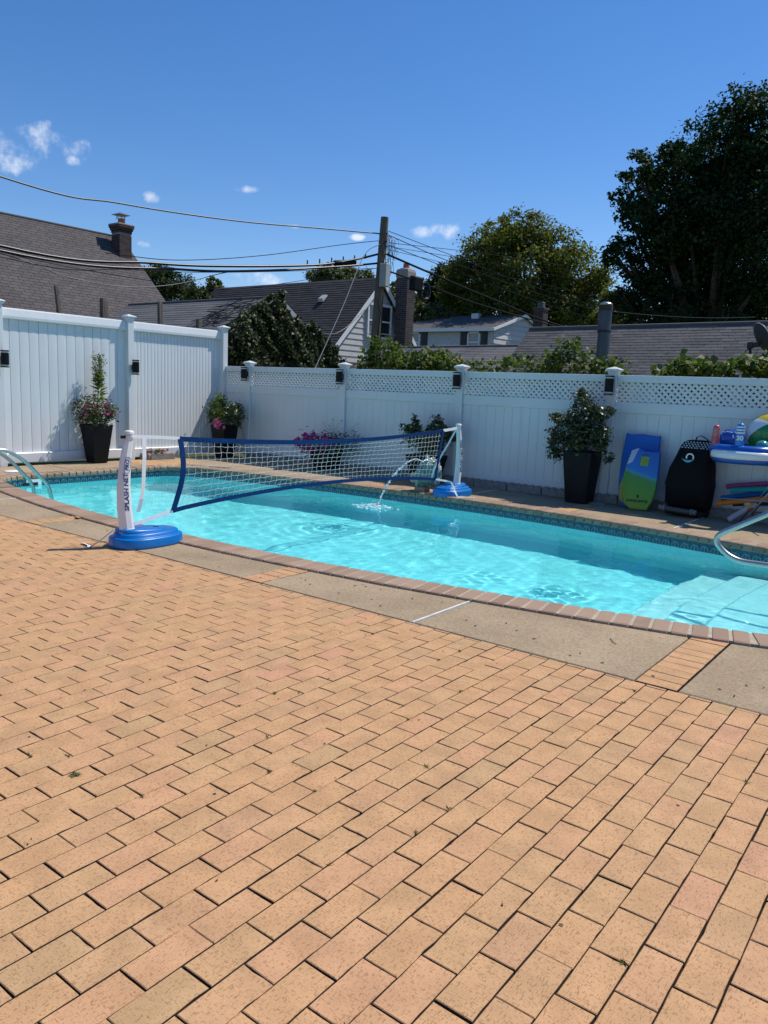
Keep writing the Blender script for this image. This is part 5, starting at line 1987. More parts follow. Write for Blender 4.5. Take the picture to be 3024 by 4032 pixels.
def shingles(parent, O, U, Vd, LU, LV, mat, expo=0.143, tab=0.305, nind=0, thick=0.012, name='shingle', xr=(-900, 3900), jit=0.0):
    """tabs laid on the plane O + u*U + v*Vd (U along the ridge, Vd down the slope)"""
    O, U, Vd = Vector(O), Vector(U).normalized(), Vector(Vd).normalized()
    Nn = U.cross(Vd)
    if Nn.z < 0:
        Nn = -Nn
    rows = int(LV / expo)
    items = []
    for r_ in range(rows + 1):
        v0 = r_ * expo
        if v0 + expo > LV + .05:
            continue
        off = (r_ % 2) * tab * .5 + (r_ % 3) * .03
        k0 = -1
        while True:
            u0 = k0 * tab + off
            k0 += 1
            u1 = u0 + tab
            if u0 > LU - .02:
                break
            a, b = max(0, u0), min(LU, u1)
            if b - a < .03:
                continue
            c = O + U * ((a + b) / 2) + Vd * (v0 + expo / 2)
            px, py, z = project(c)
            if z < 1 or px < xr[0] or px > xr[1]:
                continue
            items.append((z, a, b, v0, px, py))
    items.sort()
    full = None
    rest_ = MB()
    cnt = 0
    g_ = .007

    def geo(hw):
        # local: x along U, y down slope, z normal; the butt (lower) edge is thicker
        lo_, hi_ = -expo / 2 - .02, expo / 2
        return ([(-hw, lo_, 0.0), (hw, lo_, 0.0), (hw, hi_, 0.0), (-hw, hi_, 0.0), (-hw, lo_, .003), (hw, lo_, .003), (hw, hi_, thick), (-hw, hi_, thick)],
                [(4, 5, 6, 7), (2, 3, 7, 6), (0, 1, 5, 4), (1, 2, 6, 5), (3, 0, 4, 7)])
    basis = Matrix((U, Vd, Nn)).transposed()
    if basis.determinant() < 0:
        flip = True
    else:
        flip = False
    for z, a, b, v0, px, py in items:
        c = O + U * ((a + b) / 2) + Vd * (v0 + expo / 2) + Nn * (.004 + R.random() * .002)
        hw = (b - a) / 2 - g_
        if cnt < nind and b - a > tab - .01 and 0 < px < 3024:
            if full is None:
                vv, ff = geo(hw)
                if flip:
                    ff = [tuple(reversed(f)) for f in ff]
                full = bpy.data.meshes.new(name)
                full.from_pydata([basis @ Vector(p) for p in vv], [], ff)
                full.update()
                full.materials.append(mat)
            link(name, full, parent, c)
            cnt += 1
        else:
            vv, ff = geo(hw)
            if flip:
                ff = [tuple(reversed(f)) for f in ff]
            rest_.add([c + basis @ Vector(p) for p in vv], ff)
    if rest_.v:
        o = rest_.obj(name + '_field', mat, parent)
        o['kind'] = 'stuff'


def slabq(name, P, th, mat, parent, dirn=None):
    """thick quad: P four corner points, thickened along -normal"""
    P = [Vector(p) for p in P]
    nn = (P[1] - P[0]).cross(P[3] - P[0]).normalized()
    if nn.z < 0:
        nn = -nn
    return MB().loft([[p - nn * th for p in P], P]).obj(name, mat, parent)


def bricks(parent, x0, x1, y0, y1, z0, z1, mat, faces, bl=0.20, bh=0.068, mo=0.011, nind=300, start=0):
    """brickwork skin proud of a mortar core"""
    me_ = {}
    cnt = start
    rest_ = MB()
    rows = int((z1 - z0) / (bh + mo))
    for r_ in range(rows):
        z = z0 + r_ * (bh + mo) + mo / 2
        for f in faces:
            a, b = (x0, x1) if f in '-y+y' and 'y' in f else (y0, y1)
            u = a - (bl / 2 if r_ % 2 else 0)
            while u < b - .01:
                ua, ub = max(a, u), min(b, u + bl)
                u += bl + mo
                if ub - ua < .03:
                    continue
                d = .02
                if f == '-y':
                    bx = (ua, ub, y0 - .006, y0 + d, z, z + bh)
                elif f == '+y':
                    bx = (ua, ub, y1 - d, y1 + .006, z, z + bh)
                elif f == '+x':
                    bx = (x1 - d, x1 + .006, ua, ub, z, z + bh)
                else:
                    bx = (x0 - .006, x0 + d, ua, ub, z, z + bh)
                if f in ('-y', '+x') and cnt < nind:
                    cnt += 1
                    key = tuple(round(q, 3) for q in (bx[1] - bx[0], bx[3] - bx[2]))
                    if key not in me_:
                        m = MB().box(0, bx[1] - bx[0], 0, bx[3] - bx[2], 0, bh).mesh('brick')
                        m.materials.append(mat)
                        me_[key] = m
                    link('brick', me_[key], parent, (bx[0], bx[2], z))
                else:
                    rest_.box(*bx)
    if rest_.v:
        o = rest_.obj('brick_field', mat, parent)
        o['kind'] = 'stuff'


# ------------------------------------------------------------------ left house with the large brown roof
h = thing('brown_roof_house', 'house with a large brown shingle roof and brick chimney behind the tall fence', 'house', (-14, -2, 0))
ys, ye = -13.0, 7.12
MB().box(-17.6, -10.25, ys + .2, ye - .25, -.1, 3.0).obj('wall', MT['siding'], h)
zr, xr_ = 6.70, -14.0
ze, xe = 2.9, -9.87
rf = slabq('roof', [(xr_, ys, zr), (xe, ys, ze), (xe, ye, ze), (xr_, ye, zr)], .12, MT['roof_brown'], h)
slabq('rear_roof', [(xr_, ys, zr), (xr_, ye, zr), (-18.1, ye, ze), (-18.1, ys, ze)], .12, MT['roof_brown'], h)
MB().loft([[(x, ye - .02 - .25 * 0, z) for x, z in ((-17.7, 3.0), (-10.2, 3.0), (-14.0, 6.5))], [(x, ye - .25, z) for x, z in ((-17.7, 3.0), (-10.2, 3.0), (-14.0, 6.5))]]).obj('gable', MT['siding'], h)
shingles(rf, (xr_, ys, zr), (0, 1, 0), (xe - xr_, 0, ze - zr), ye - ys, math.hypot(xe - xr_, ze - zr), MT['roof_brown'], .145, .33, 300)
MB().tube([(xr_, ys, zr + .01), (xr_, ye, zr + .01)], .05, 8).obj('ridge_cap', MT['roof_brown'], h)
ch = MB().box(-13.52, -13.04, 6.36, 6.86, 5.2, 7.0).obj('chimney', MT['chimortar'], h)
bricks(ch, -13.52, -13.04, 6.36, 6.86, 5.3, 6.72, MT['brickred'], ('-y', '+x', '+y', '-x'), nind=140)
for q in range(3):
    e = .02 + q * .03
    MB().bbox(-13.52 - e, -13.04 + e, 6.36 - e, 6.86 + e, 6.72 + q * .085, 6.80 + q * .085, .006).obj('corbel_course', MT['brickred'], ch)
MB().bbox(-13.61, -12.95, 6.27, 6.95, 6.975, 7.03, .01).obj('crown_slab', MT['chimortar'], ch)
MB().lathe([(.13, 7.03), (.12, 7.22), (.10, 7.24)], 14, (-13.28, 6.61, 0)).obj('flue', MT['flue'], ch, True, auto=40)
cp = MB()
for a in range(8):
    th = 2 * math.pi * a / 8
    cp.tube([(-13.3 + .15 * math.cos(th), 6.6 + .15 * math.sin(th), 7.20), (-13.3 + .15 * math.cos(th), 6.6 + .15 * math.sin(th), 7.36)], .012, 5)
cp.loft([[(-13.3 + a * r_, 6.6 + b * r_, z) for a, b in ((-1, -1), (1, -1), (1, 1), (-1, 1))] for r_, z in ((.24, 7.355), (.24, 7.37), (.03, 7.46))])
cp.obj('spark_cap', MT['steel'], ch)
MB().box(-13.04, -12.96, 6.34, 6.44, 5.57, 5.72).obj('flashing', MT['galv'], ch)

# ------------------------------------------------------------------ ivy garage
h = thing('ivy_garage', 'low grey-roofed garage with an ivy covered white gable behind the fence corner', 'garage', (-6, 4.47, 0))
xg, yr, zr = -3.0, 4.47, 3.83
MB().box(-9.6, xg - .12, 1.9, 7.0, -.1, 2.1).obj('wall', MT['siding'], h)
MB().loft([[(x_, y, z) for y, z in ((1.9, 2.1), (7.0, 2.1), (4.47, 3.72))] for x_ in (xg - .12, xg - .04)]).obj('gable', MT['shadegrey'], h)
MB().box(xg - .12, xg - .04, 1.9, 7.0, -.1, 2.1).obj('gable_wall', MT['shadegrey'], h)
rf = slabq('roof', [(-9.75, yr, zr), (-9.75, 1.65, 2.02), (xg + .1, 1.65, 2.02), (xg + .1, yr, zr)], .1, MT['roof_grey'], h)
slabq('rear_roof', [(-9.75, yr, zr), (xg + .1, yr, zr), (xg + .1, 7.3, 2.02), (-9.75, 7.3, 2.02)], .1, MT['roof_dark'], h)
shingles(rf, (-9.75, yr, zr), (1, 0, 0), (0, 1.65 - yr, 2.02 - zr), 6.85, 3.3, MT['roof_grey'], .145, .9, 0)
for s_ in (1, -1):
    e = (7.3 if s_ > 0 else 1.65)
    MB().loft([[(xg + .10 + dx, yr, zr - .02), (xg + .10 + dx, e, 2.0), (xg + .10 + dx, e, 1.84), (xg + .10 + dx, yr, zr - .20)] for dx in (.002, .03)]).obj('rake_board', MT['shadegrey'], h)
MB().tube([(-9.75, yr, zr + .01), (xg + .12, yr, zr + .01)], .045, 8).obj('ridge_cap', MT['roof_grey'], h)

iv = thing('ivy', 'dense glossy dark ivy covering the garage gable behind the fence corner', 'ivy', (-2.7, 4.5, 0))
n = 15000
yy = RN.uniform(1.75, 7.0, n * 3)
zz_ = RN.uniform(1.2, 4.0, n * 3)
lim = np.where(yy < 4.47, 3.97 - .60 * (4.47 - yy), 3.86 - .70 * (yy - 4.47) + .22 * np.sin(np.pi * np.clip((yy - 5.0) / 2.2, 0, 1)))
lim = lim + .07 * np.sin(yy * 9) + .06 * np.sin(yy * 23 + 1) + RN.normal(0, .035, n * 3)
k = (zz_ < lim) & ~((yy > 4.55) & (yy < 5.45) & (zz_ > lim - .26) & (zz_ > 3.0))
yy, zz_ = yy[k][:n], zz_[k][:n]
bul = .18 + .28 * np.clip((3.9 - zz_) / 2, 0, 1) * (.6 + .4 * np.sin(yy * 3.1 + 2 * zz_)) + .08 * np.sin(yy * 11) * np.sin(zz_ * 9)
P = np.stack([-3.0 + bul + RN.normal(0, .05, len(yy)), yy, zz_], 1)
leaves('foliage', P, np.tile([.75, -.25, .45], (len(P), 1)), .10, MT['leaf_ivy'], iv, aspect=.85, droop=.8, jitter=.5)
m_ = 1100
yy = RN.uniform(1.6, 4.4, m_)
P = np.stack([-3.05 - np.abs(RN.normal(0, .25, m_)) * (.4 + (4.4 - yy) * .25), yy, 2.05 + (yy - 1.65) * .64 + RN.uniform(.0, .12, m_)], 1)
leaves('roof_edge_foliage', P, np.tile([.3, -.4, .8], (m_, 1)), .11, MT['leaf_ivy'], iv, aspect=.85, droop=.3)
yy = RN.uniform(1.75, 7.0, 5200)
zz_ = RN.uniform(1.2, 3.75, 5200)
k = zz_ < np.where(yy < 4.47, 3.7 - .66 * (4.47 - yy), 3.6 - .70 * (yy - 4.47))
P = np.stack([-2.95 + RN.uniform(0, .15, k.sum()), yy[k], zz_[k]], 1)
leaves('inner_foliage', P, np.tile([1, 0, .2], (len(P), 1)), .16, MT['leaf_dark'], iv, aspect=.9, droop=.8)
mb = MB()
for q in range(26):
    a = Vector((-3.2 - R.random() * 1.2, 4.4 - R.random() * 1.2, 0))
    a.z = 2.05 + (a.y - 1.65) * .64 + .03
    b = a + Vector((-R.uniform(.2, .9), -R.uniform(-.1, .5), 0))
    b.z = 2.05 + (b.y - 1.65) * .64 + .03
    mb.tube([a, a.lerp(b, .5) + Vector((0, R.gauss(0, .06), .01)), b], .012, 4)
mb.obj('bare_runners', MT['bark'], iv)

# ------------------------------------------------------------------ white clapboard house
h = thing('clapboard_house', 'white clapboard house with dark shingle roof and a tall brick chimney', 'house', (-12, 15.3, 0))
yr, zr = 15.32, 6.06
MB().box(-18.0, -8.06, 12.45, 18.2, -.2, 2.95).obj('wall', MT['siding'], h)
MB().loft([[(x_, y, z) for y, z in ((12.45, 2.95), (18.2, 2.95), (15.32, 5.86))] for x_ in (-8.3, -8.06)]).obj('gable_core', MT['siding'], h)
ex = .235
k = 0
z = 2.52
while z < 5.9:
    zt = z + ex
    hwb = min(3.0, 5.93 - z) - .03
    hwt = min(3.0, 5.93 - zt) - .03
    if hwt < .05:
        hwt = .05
    if hwb > .1:
        MB().loft([[(-8.055, yr - hwb, z), (-8.055, yr + hwb, z), (-8.055, yr + hwt, zt), (-8.055, yr - hwt, zt)],
                   [(-8.018, yr - hwb, z), (-8.018, yr + hwb, z), (-8.045, yr + hwt, zt + .004), (-8.045, yr - hwt, zt + .004)]]).obj('clapboard', MT['siding'], h)
    z = zt
MB().box(-8.06, -8.0, 12.4, 18.2, 1.2, 2.51).obj('brick_band', MT['brickm'], h)
MB().box(-8.02, -7.96, 13.0, 13.65, 1.6, 2.06).obj('louvre', MT['trim'], h)
rf = slabq('roof', [(-18.3, yr, zr), (-18.3, 12.05, 2.79), (-7.82, 12.05, 2.79), (-7.82, yr, zr)], .1, MT['roof_dark'], h)
slabq('rear_roof', [(-18.3, yr, zr), (-7.82, yr, zr), (-7.82, 18.6, 2.79), (-18.3, 18.6, 2.79)], .1, MT['roof_dark'], h)
shingles(rf, (-18.3, yr, zr), (1, 0, 0), (0, 12.05 - yr, 2.79 - zr), 10.48, 4.62, MT['roof_dark'], .15, .5, 0, thick=.02)
for s_, e in ((1, 18.6), (-1, 12.05)):
    MB().loft([[(-7.82 + dx, yr, zr - .02), (-7.82 + dx, e, 2.77), (-7.82 + dx, e, 2.55), (-7.82 + dx, yr, zr - .28)] for dx in (.002, .035)]).obj('rake_board', MT['trim'], h)
# paired sash window
for (ya, yb) in ((14.62, 15.28), (15.42, 16.08)):
    wn = thing('x', '', '', (0, 0, 0))
    COL.objects.unlink(wn)
    bpy.data.objects.remove(wn)
    f_ = MB()
    z0, z1 = 3.66, 4.90
    for bx in ((-8.02, -7.93, ya - .09, ya, z0 - .06, z1 + .10), (-8.02, -7.93, yb, yb + .07, z0 - .06, z1 + .10), (-8.02, -7.93, ya, yb, z1, z1 + .10), (-8.02, -7.90, ya - .02, yb, z0 - .09, z0), (-8.02, -7.945, ya, yb, 4.26, 4.32)):
        f_.box(*bx)
    win = f_.obj('window', MT['trim'], h)
    MB().box(-8.03, -7.985, ya + .002, yb - .002, z0 + .002, 4.258).obj('pane', MT['glass'], win)
    MB().box(-8.03, -7.975, ya + .002, yb - .002, 4.322, z1 - .002).obj('pane', MT['glass'], win)
    MB().box(-7.974, -7.960, ya + .01, yb - .01, z0 + .12, z0 + .15).obj('sash_bar', MT['trim'], win)
# roof vents
for (x, y, z) in ((-17.0, 14.0, 4.82), (-10.3, 14.35, 5.16)):
    mb = MB()
    mb.loft([[(x - .15, y - .13, z - .12), (x + .15, y - .13, z - .12), (x + .15, y + .16, z + .17), (x - .15, y + .16, z + .17)], [(x - .12, y - .15, z + .02), (x + .12, y - .15, z + .02), (x + .12, y + .11, z + .20), (x - .12, y + .11, z + .20)]])
    mb.obj('roof_vent', MT['shadegrey'], h)
ch = MB().box(-7.79, -7.21, 16.17, 16.72, -.1, 6.25).obj('chimney', MT['chimortar'], h)
bricks(ch, -7.79, -7.21, 16.17, 16.72, 2.9, 6.2, MT['brickm'], ('-y', '+x', '+y'), nind=300)
mb = MB()
mb.loft([[(-7.5 + a * rx, 16.445 + b * ry, z) for a, b in ((-1, -1), (1, -1), (1, 1), (-1, 1))] for rx, ry, z in ((.31, .295, 6.18), (.31, .295, 6.40), (.28, .265, 6.50), (.17, .16, 6.56))])
mb.obj('crown_slab', MT['chimortar'], ch)
MB().lathe([(.14, 6.54), (.125, 6.76), (.09, 6.77)], 12, (-7.5, 16.445, 0)).obj('flue', MT['flue'], ch, True, auto=40)

# ------------------------------------------------------------------ far house with shutters
h = thing('shuttered_house', 'far grey shingled house with black shutters beyond the garages', 'house', (-19, 39.6, 0))
yr, zr, ye_, ze = 39.63, 7.14, 35.25, 5.83
MB().box(-28, -14.06, 35.6, 43.6, 0, 5.85).obj('wall', MT['shake'], h)
MB().loft([[(x_, y, z) for y, z in ((35.6, 5.85), (43.6, 5.85), (39.63, 7.02))] for x_ in (-14.3, -14.06)]).obj('gable', MT['shake'], h)
rf = slabq('roof', [(-28.3, yr, zr), (-28.3, ye_, ze), (-13.85, ye_, ze), (-13.85, yr, zr)], .1, MT['roof_warm'], h)
slabq('rear_roof', [(-28.3, yr, zr), (-13.85, yr, zr), (-13.85, 44.0, ze), (-28.3, 44.0, ze)], .1, MT['roof_warm'], h)
MB().box(-28.3, -13.85, 35.16, 35.25, 5.62, 5.84).obj('gutter', MT['trim'], h)
for s_, e in ((1, 44.0), (-1, 35.2)):
    MB().loft([[(-13.85 + dx, yr, zr - .02), (-13.85 + dx, e, ze - .02), (-13.85 + dx, e, ze - .2), (-13.85 + dx, yr, zr - .24)] for dx in (.002, .05)]).obj('rake_board', MT['trim'], h)
z = 3.4
k = 0
while z < 7.0:
    # wall shakes: long courses on the front, tapering on the gable
    MB().box(-27.9, -14.0, 35.575 - .012 * (k % 2), 35.6, z, z + .355) if z > 5.6 else MB().loft([[(x, 35.598, z), (x, 35.598, z + .36), (x, 35.575, z + .36), (x, 35.545, z)] for x in (-27.9, -14.05)]).obj('shake_course', MT['shake'], h)
    hw = 4.0 if z < 5.6 else max(.05, (7.0 - z) / (7.0 - 5.85) * 4.0)
    hw2 = 4.0 if z < 5.3 else max(.05, (7.0 - z - .36) / (7.0 - 5.85) * 4.0)
    MB().loft([[(-14.058, yr - hw, z), (-14.058, yr + hw, z), (-14.058, yr + min(4, hw2), z + .36), (-14.058, yr - min(4, hw2), z + .36)],
               [(-14.005, yr - hw, z), (-14.005, yr + hw, z), (-14.045, yr + min(4, hw2), z + .362), (-14.045, yr - min(4, hw2), z + .362)]]).obj('shake_course', MT['shake'], h)
    z += .36
    k += 1
for (xa, xb, shl, shr) in ((-16.0, -15.02, (-16.58, -16.08), (-14.94, -14.46)), (-20.9, -19.95, (-21.5, -20.98), (-19.87, -19.35))):
    f_ = MB()
    z0, z1 = 4.3, 5.60
    for bx in ((xa, xa + .1, 35.46, 35.6, z0, z1), (xb - .1, xb, 35.46, 35.6, z0, z1), (xa, xb, 35.46, 35.599, z1 - .1, z1 + .02), (xa, xb, 35.47, 35.598, 4.86, 4.94), (xa, xb, 35.44, 35.599, z0 - .08, z0)):
        f_.box(*bx)
    win = f_.obj('window', MT['trim'], h)
    MB().box(xa + .1, xb - .1, 35.50, 35.56, z0, 4.86).obj('pane', MT['glass'], win)
    MB().box(xa + .1, xb - .1, 35.52, 35.57, 4.94, z1 - .1).obj('pane', M('blind_pane', (.30, .32, .33), .3), win)
    for (sa, sb) in (shl, shr):
        MB().bbox(sa, sb, 35.48, 35.6, z0, z1, .02).obj('shutter', MT['darkmetal'], h)
MB().box(-14.02, -13.94, 40.6, 41.7, 5.0, 5.75).obj('gable_window', MT['trim'], h)
MB().box(-13.94, -13.93, 40.75, 41.55, 5.1, 5.68).obj('gable_pane', MT['glass'], h)
MB().bbox(-17.6, -17.0, 38.4, 39.0, 6.75, 7.15, .04).obj('roof_vent', MT['lampglass'], h)

# dark chimney of another house beyond
h = thing('brick_chimney', 'dark red brick chimney with metal cap against the trees', 'chimney', (-10.9, 36.3, 0))
MB().box(-11.4, -10.72, 36.0, 36.7, 0, 7.0).obj('core', MT['trimdark'], h)
bricks(h, -11.4, -10.72, 36.0, 36.7, 5.2, 7.0, MT['brickred'], ('-y', '+x'), nind=200)
MB().bbox(-11.48, -10.64, 35.92, 36.78, 7.0, 7.12, .02).obj('crown_slab', MT['brickred'], h)
MB().bbox(-11.25, -10.87, 36.15, 36.55, 7.12, 7.5, .03).obj('metal_cap', MT['fluemetal'], h)

# ------------------------------------------------------------------ garages to the right
h = thing('low_garage', 'low dark-roofed garage between the clapboard house and the larger garage', 'garage', (-2.3, 12.5, 0))
MB().box(-5.3, .45, 10.9, 14, -.2, 2.0).obj('wall', MT['siding'], h)
rf = slabq('roof', [(-5.6, 12.5, 3.00), (-5.6, 10.3, 1.95), (.62, 10.3, 2.03), (.62, 12.5, 3.08)], .1, MT['roof_grey'], h)
slabq('rear_roof', [(-5.6, 12.5, 3.00), (.62, 12.5, 3.08), (.62, 14.6, 2.0), (-5.6, 14.6, 1.95)], .1, MT['roof_grey'], h)
shingles(rf, (-5.6, 12.5, 3.00), (6.22, 0, .08), (0, -2.2, -1.05), 6.2, 2.4, MT['roof_grey'], .145, .9, 0)
MB().tube([(-5.6, 12.5, 3.015), (.62, 12.5, 3.095)], .05, 8).obj('ridge_cap', MT['roof_grey'], h)

h = thing('grey_roof_garage', 'garage with a broad weathered grey shingle roof behind the right fence', 'garage', (8, 12, 0))
MB().box(.95, 17.6, 10.5, 13.6, -.2, 2.2).obj('wall', MT['siding'], h)
MB().loft([[(x_, y, z) for y, z in ((10.5, 2.2), (13.6, 2.2), (12, 3.42))] for x_ in (.95, 1.05)]).obj('gable', MT['siding'], h)
rf = slabq('roof', [(.74, 12, 3.57), (.74, 10.0, 1.97), (18, 10.0, 2.15), (18, 12, 3.75)], .1, MT['roof_warm'], h)
slabq('rear_roof', [(.74, 12, 3.57), (18, 12, 3.75), (18, 14, 2.15), (.74, 14, 1.97)], .1, MT['roof_warm'], h)
shingles(rf, (.74, 12, 3.57), (17.26, 0, .18), (0, -2, -1.6), 17.2, 2.55, MT['roof_warm'], .135, .34, 300, xr=(1500, 3900))
MB().tube([(.74, 12, 3.585), (18, 12, 3.765)], .06, 8).obj('ridge_cap', MT['roof_warm'], h)

# flue pipe and satellite dish
fp = thing('flue_pipe', 'galvanised flue pipe with a dark banded cap rising above the fence', 'flue pipe', (6.8, 3.2, 0))
MB().lathe([(.116, 0), (.116, 2.72)], 20, (6.80, 3.2, 0)).obj('lower_pipe', MT['fluemetal'], fp, True, auto=40)
MB().lathe([(.121, 2.70), (.121, 3.10)], 20, (6.79, 3.2, 0)).obj('upper_pipe', MT['fluemetal'], fp, True, auto=40)
MB().lathe([(.124, 2.70), (.127, 2.71), (.127, 2.73), (.124, 2.74)], 20, (6.795, 3.2, 0)).obj('joint_ring', MT['darkmetal'], fp, True, auto=40)
MB().lathe([(.126, 3.09), (.126, 3.19)], 20, (6.79, 3.2, 0)).obj('cap_band', MT['rust'], fp, True, auto=40)
MB().lathe([(.126, 3.19), (.105, 3.225), (.06, 3.245), (.005, 3.25)], 20, (6.79, 3.2, 0)).obj('cap', MT['steel'], fp, True)

sd = thing('satellite_dish', 'dark satellite dish on a bent mast at the right picture edge', 'satellite dish', (9.42, 3.0, 0))
dn = Vector((.62, .55, .45)).normalized()
e1 = Vector((0, 0, 1)) - dn * dn.z
e1.normalize()
e2 = dn.cross(e1)
cc = Vector((9.52, 3.0, 2.555))
rows = []
for i in range(8):
    f_ = max(.02, i / 7)
    rows.append([cc + dn * (.055 * f_ * f_) + (e1 * math.cos(a) * .25 + e2 * math.sin(a) * .215) * f_ for a in [2 * math.pi * q / 30 for q in range(30)]])
mb = MB().loft(rows, caps=False)
rows2 = [[p - dn * .010 for p in r_] for r_ in rows]
mb.loft([list(reversed(r_)) for r_ in rows2], caps=False)
mb.loft([rows[-1], rows2[-1]], caps=False)
mb.obj('dish', M('dish_grey', (.035, .042, .046), .55), sd, True, auto=50)
MB().tube(rows[-1] + [rows[-1][0]], .008, 6, False).obj('rim', MT['lampglass'], sd, True)
MB().tube(bend([(9.44, 3.0, 0), (9.42, 3.0, 2.2), (9.38, 2.99, 2.46)], .1), .022, 10).obj('mast', MT['darkmetal'], sd, True)
MB().bbox(9.345, 9.43, 2.95, 3.04, 2.40, 2.50, .008).obj('clamp', MT['darkmetal'], sd)
MB().obox((9.47, 3.0, 2.46), (.05, 0, .01), (0, .03, 0), (0, 0, .04)).obj('back_bracket', MT['darkmetal'], sd)
MB().tube([(9.38, 3.0, 2.42), (9.15, 2.9, 2.1), (9.1, 2.9, 1.6)], .009, 6).obj('brace', MT['darkmetal'], sd)
MB().tube([(9.52, 3.0, 2.40), (9.46, 2.99, 2.26), (9.47, 2.99, 2.0)], .005, 5).obj('lead', MT['wire'], sd)

# ------------------------------------------------------------------ old timber posts behind the tall fence
for (x, y, z, r_, lean, lb) in ((-1.0, -3.10, 3.09, .030, .10, 'thin leaning timber stake behind the left panel of the tall fence'), (-1.0, -2.14, 2.98, .055, .0, 'short thick weathered post stub behind the tall fence'),
                          (-1.0, -.86, 3.05, .038, .02, 'slim square timber post above the second tall fence panel'), (-1.0, .14, 2.80, .045, 0, 'low timber post top near the tall fence corner')):
    t = thing('timber_post', lb, 'post', (x, y, 0), 'old timber posts behind the tall fence')
    mb = MB()
    mb.loft([[(x + a * r_ * f_, y + b * r_ * f_ - lean * (z - zz__) * -1, zz__) for a, b in ((-1, -1), (1, -1), (1, 1), (-1, 1))] for zz__, f_ in ((0, 1.1), (z - .3, 1.0), (z - .05, .97), (z, .88))])
    mb.obj('shaft', MT['wood'], t)

# ================================================================== UTILITY POLE AND WIRES
PXp, PYp = -3.45, 9.58
up_ = thing('utility_pole', 'weathered wooden utility pole with equipment box beside the clapboard house', 'utility pole', (PXp, PYp, 0))
path = [(PXp - .17, PYp - .12, -.2), (PXp - .10, PYp - .07, 3), (PXp - .04, PYp - .03, 5), (PXp + .02, PYp + .015, 6.93)]
MB().tube(path, [.185, .165, .145, .125], 16).obj('shaft', MT['wood'], up_, True, auto=50)
mb = MB().bbox(PXp + .10, PXp + .36, PYp - .26, PYp - .02, 4.74, 5.46, .015)
bx = mb.obj('equipment_box', MT['boxgreen'], up_)
for z in (6.42, 6.18, 6.02, 5.78, 5.52, 5.36):
    MB().bbox(PXp - .17, PXp + .17, PYp - .03, PYp + .03, z - .02, z + .02, .008).obj('bracket', MT['darkmetal'], up_)
MB().tube(bend([(PXp + .15, PYp - .08, 5.6), (PXp + .15, PYp - .09, 4.6), (PXp + .14, PYp - .12, 2.2)], .1), .018, 7).obj('riser_cable', MT['wire'], up_, True)
MB().tube([(PXp - .06, PYp - .16, 5.1), (PXp + .02, PYp - .17, 4.2), (PXp + .13, PYp - .14, 3.9), (PXp - .04, PYp - .17, 2.2)], .014, 6).obj('riser_cable', MT['wire'], up_, True)
mb = MB()
for q in range(9):
    a = R.uniform(.1, .3)
    x, y, z = PXp + .10 + R.uniform(0, .05), PYp + R.uniform(.05, .55), R.uniform(5.75, 6.25)
    mb.tube([(x, y + a * math.cos(th) * .8, z + a * 1.1 * math.sin(th)) for th in [2 * math.pi * k / 18 for k in range(R.randint(11, 18))]], .006, 5)
mb.obj('wire_loops', MT['wire'], up_, True)
mb = MB()
for q in range(7):
    y = PYp + .12 + q * .05
    mb.tube([(PXp + .08, y, 6.5 - q * .03), (PXp + .1 + R.gauss(0, .02), y + R.gauss(0, .06), 5.9), (PXp + .1, y + R.gauss(0, .1), 5.3 - R.random() * .5)], .007, 5)
mb.obj('drop_leads', MT['wire'], up_, True)


def sag(a, b, s_, n=28, p=None):
    a, b = Vector(a), Vector(b)
    out = []
    for k in range(n + 1):
        f_ = k / n
        q = a.lerp(b, f_)
        q.z -= s_ * 4 * f_ * (1 - f_)
        out.append(q)
    return out


def wire(label, path, r_, mat='wire', seg=7, name='overhead_wire'):
    o = MB().tube(path, r_, seg).obj(name, MT[mat], None, True)
    return tag(o, label, 'wire', 'overhead wires at the utility pole')


def poly_path(P, n=40):
    # smooth path through points (Catmull-Rom)
    P = [Vector(p) for p in P]
    Q = [P[0] * 2 - P[1]] + P + [P[-1] * 2 - P[-2]]
    out = []
    for i in range(1, len(Q) - 2):
        for k in range(n // (len(P) - 1)):
            t_ = k / (n // (len(P) - 1))
            p0, p1, p2, p3 = Q[i - 1:i + 3]
            out.append(.5 * ((2 * p1) + (p2 - p0) * t_ + (2 * p0 - 5 * p1 + 4 * p2 - p3) * t_ ** 2 + (3 * p1 - p0 - 3 * p2 + p3) * t_ ** 3))
    out.append(P[-1])
    return out


wire('topmost twisted wire running left from the pole across the sky', poly_path([(-4.6, -12, 6.6), (-4.5, -2.27, 5.58), (-4.45, .6, 5.62), (-4.3, 4.01, 5.86), (-3.9, 7.03, 6.17), (PXp - .1, PYp - .1, 6.42)], 60), .020, 'wiregrey')
wire('thick black cable, upper of the pair running left from the pole', poly_path([(-4.6, -12, 5.2), (-4.5, -2.33, 4.17), (-4.45, 1.52, 4.38), (-4.3, 4.03, 4.66), (-4.0, 7.07, 5.12), (-3.75, 8.6, 5.5), (PXp - .12, PYp - .1, 5.78)], 70), .034)
wire('thick black cable, lower of the pair running left from the pole', poly_path([(-4.65, -12, 5.1), (-4.5, -2.33, 4.07), (-4.45, 2.31, 4.34), (-4.25, 4.97, 4.67), (-3.85, 8.0, 5.2), (PXp - .12, PYp - .1, 5.50)], 70), .032)
wire('thin wire rising leftward to the pole above the cables', poly_path([(-4.5, 0.2, 4.42), (-4.45, 2.23, 4.56), (-4.25, 4.97, 5.08), (-3.85, 8.0, 5.85), (PXp - .12, PYp - .1, 6.20)], 50), .010, 'wirethin')
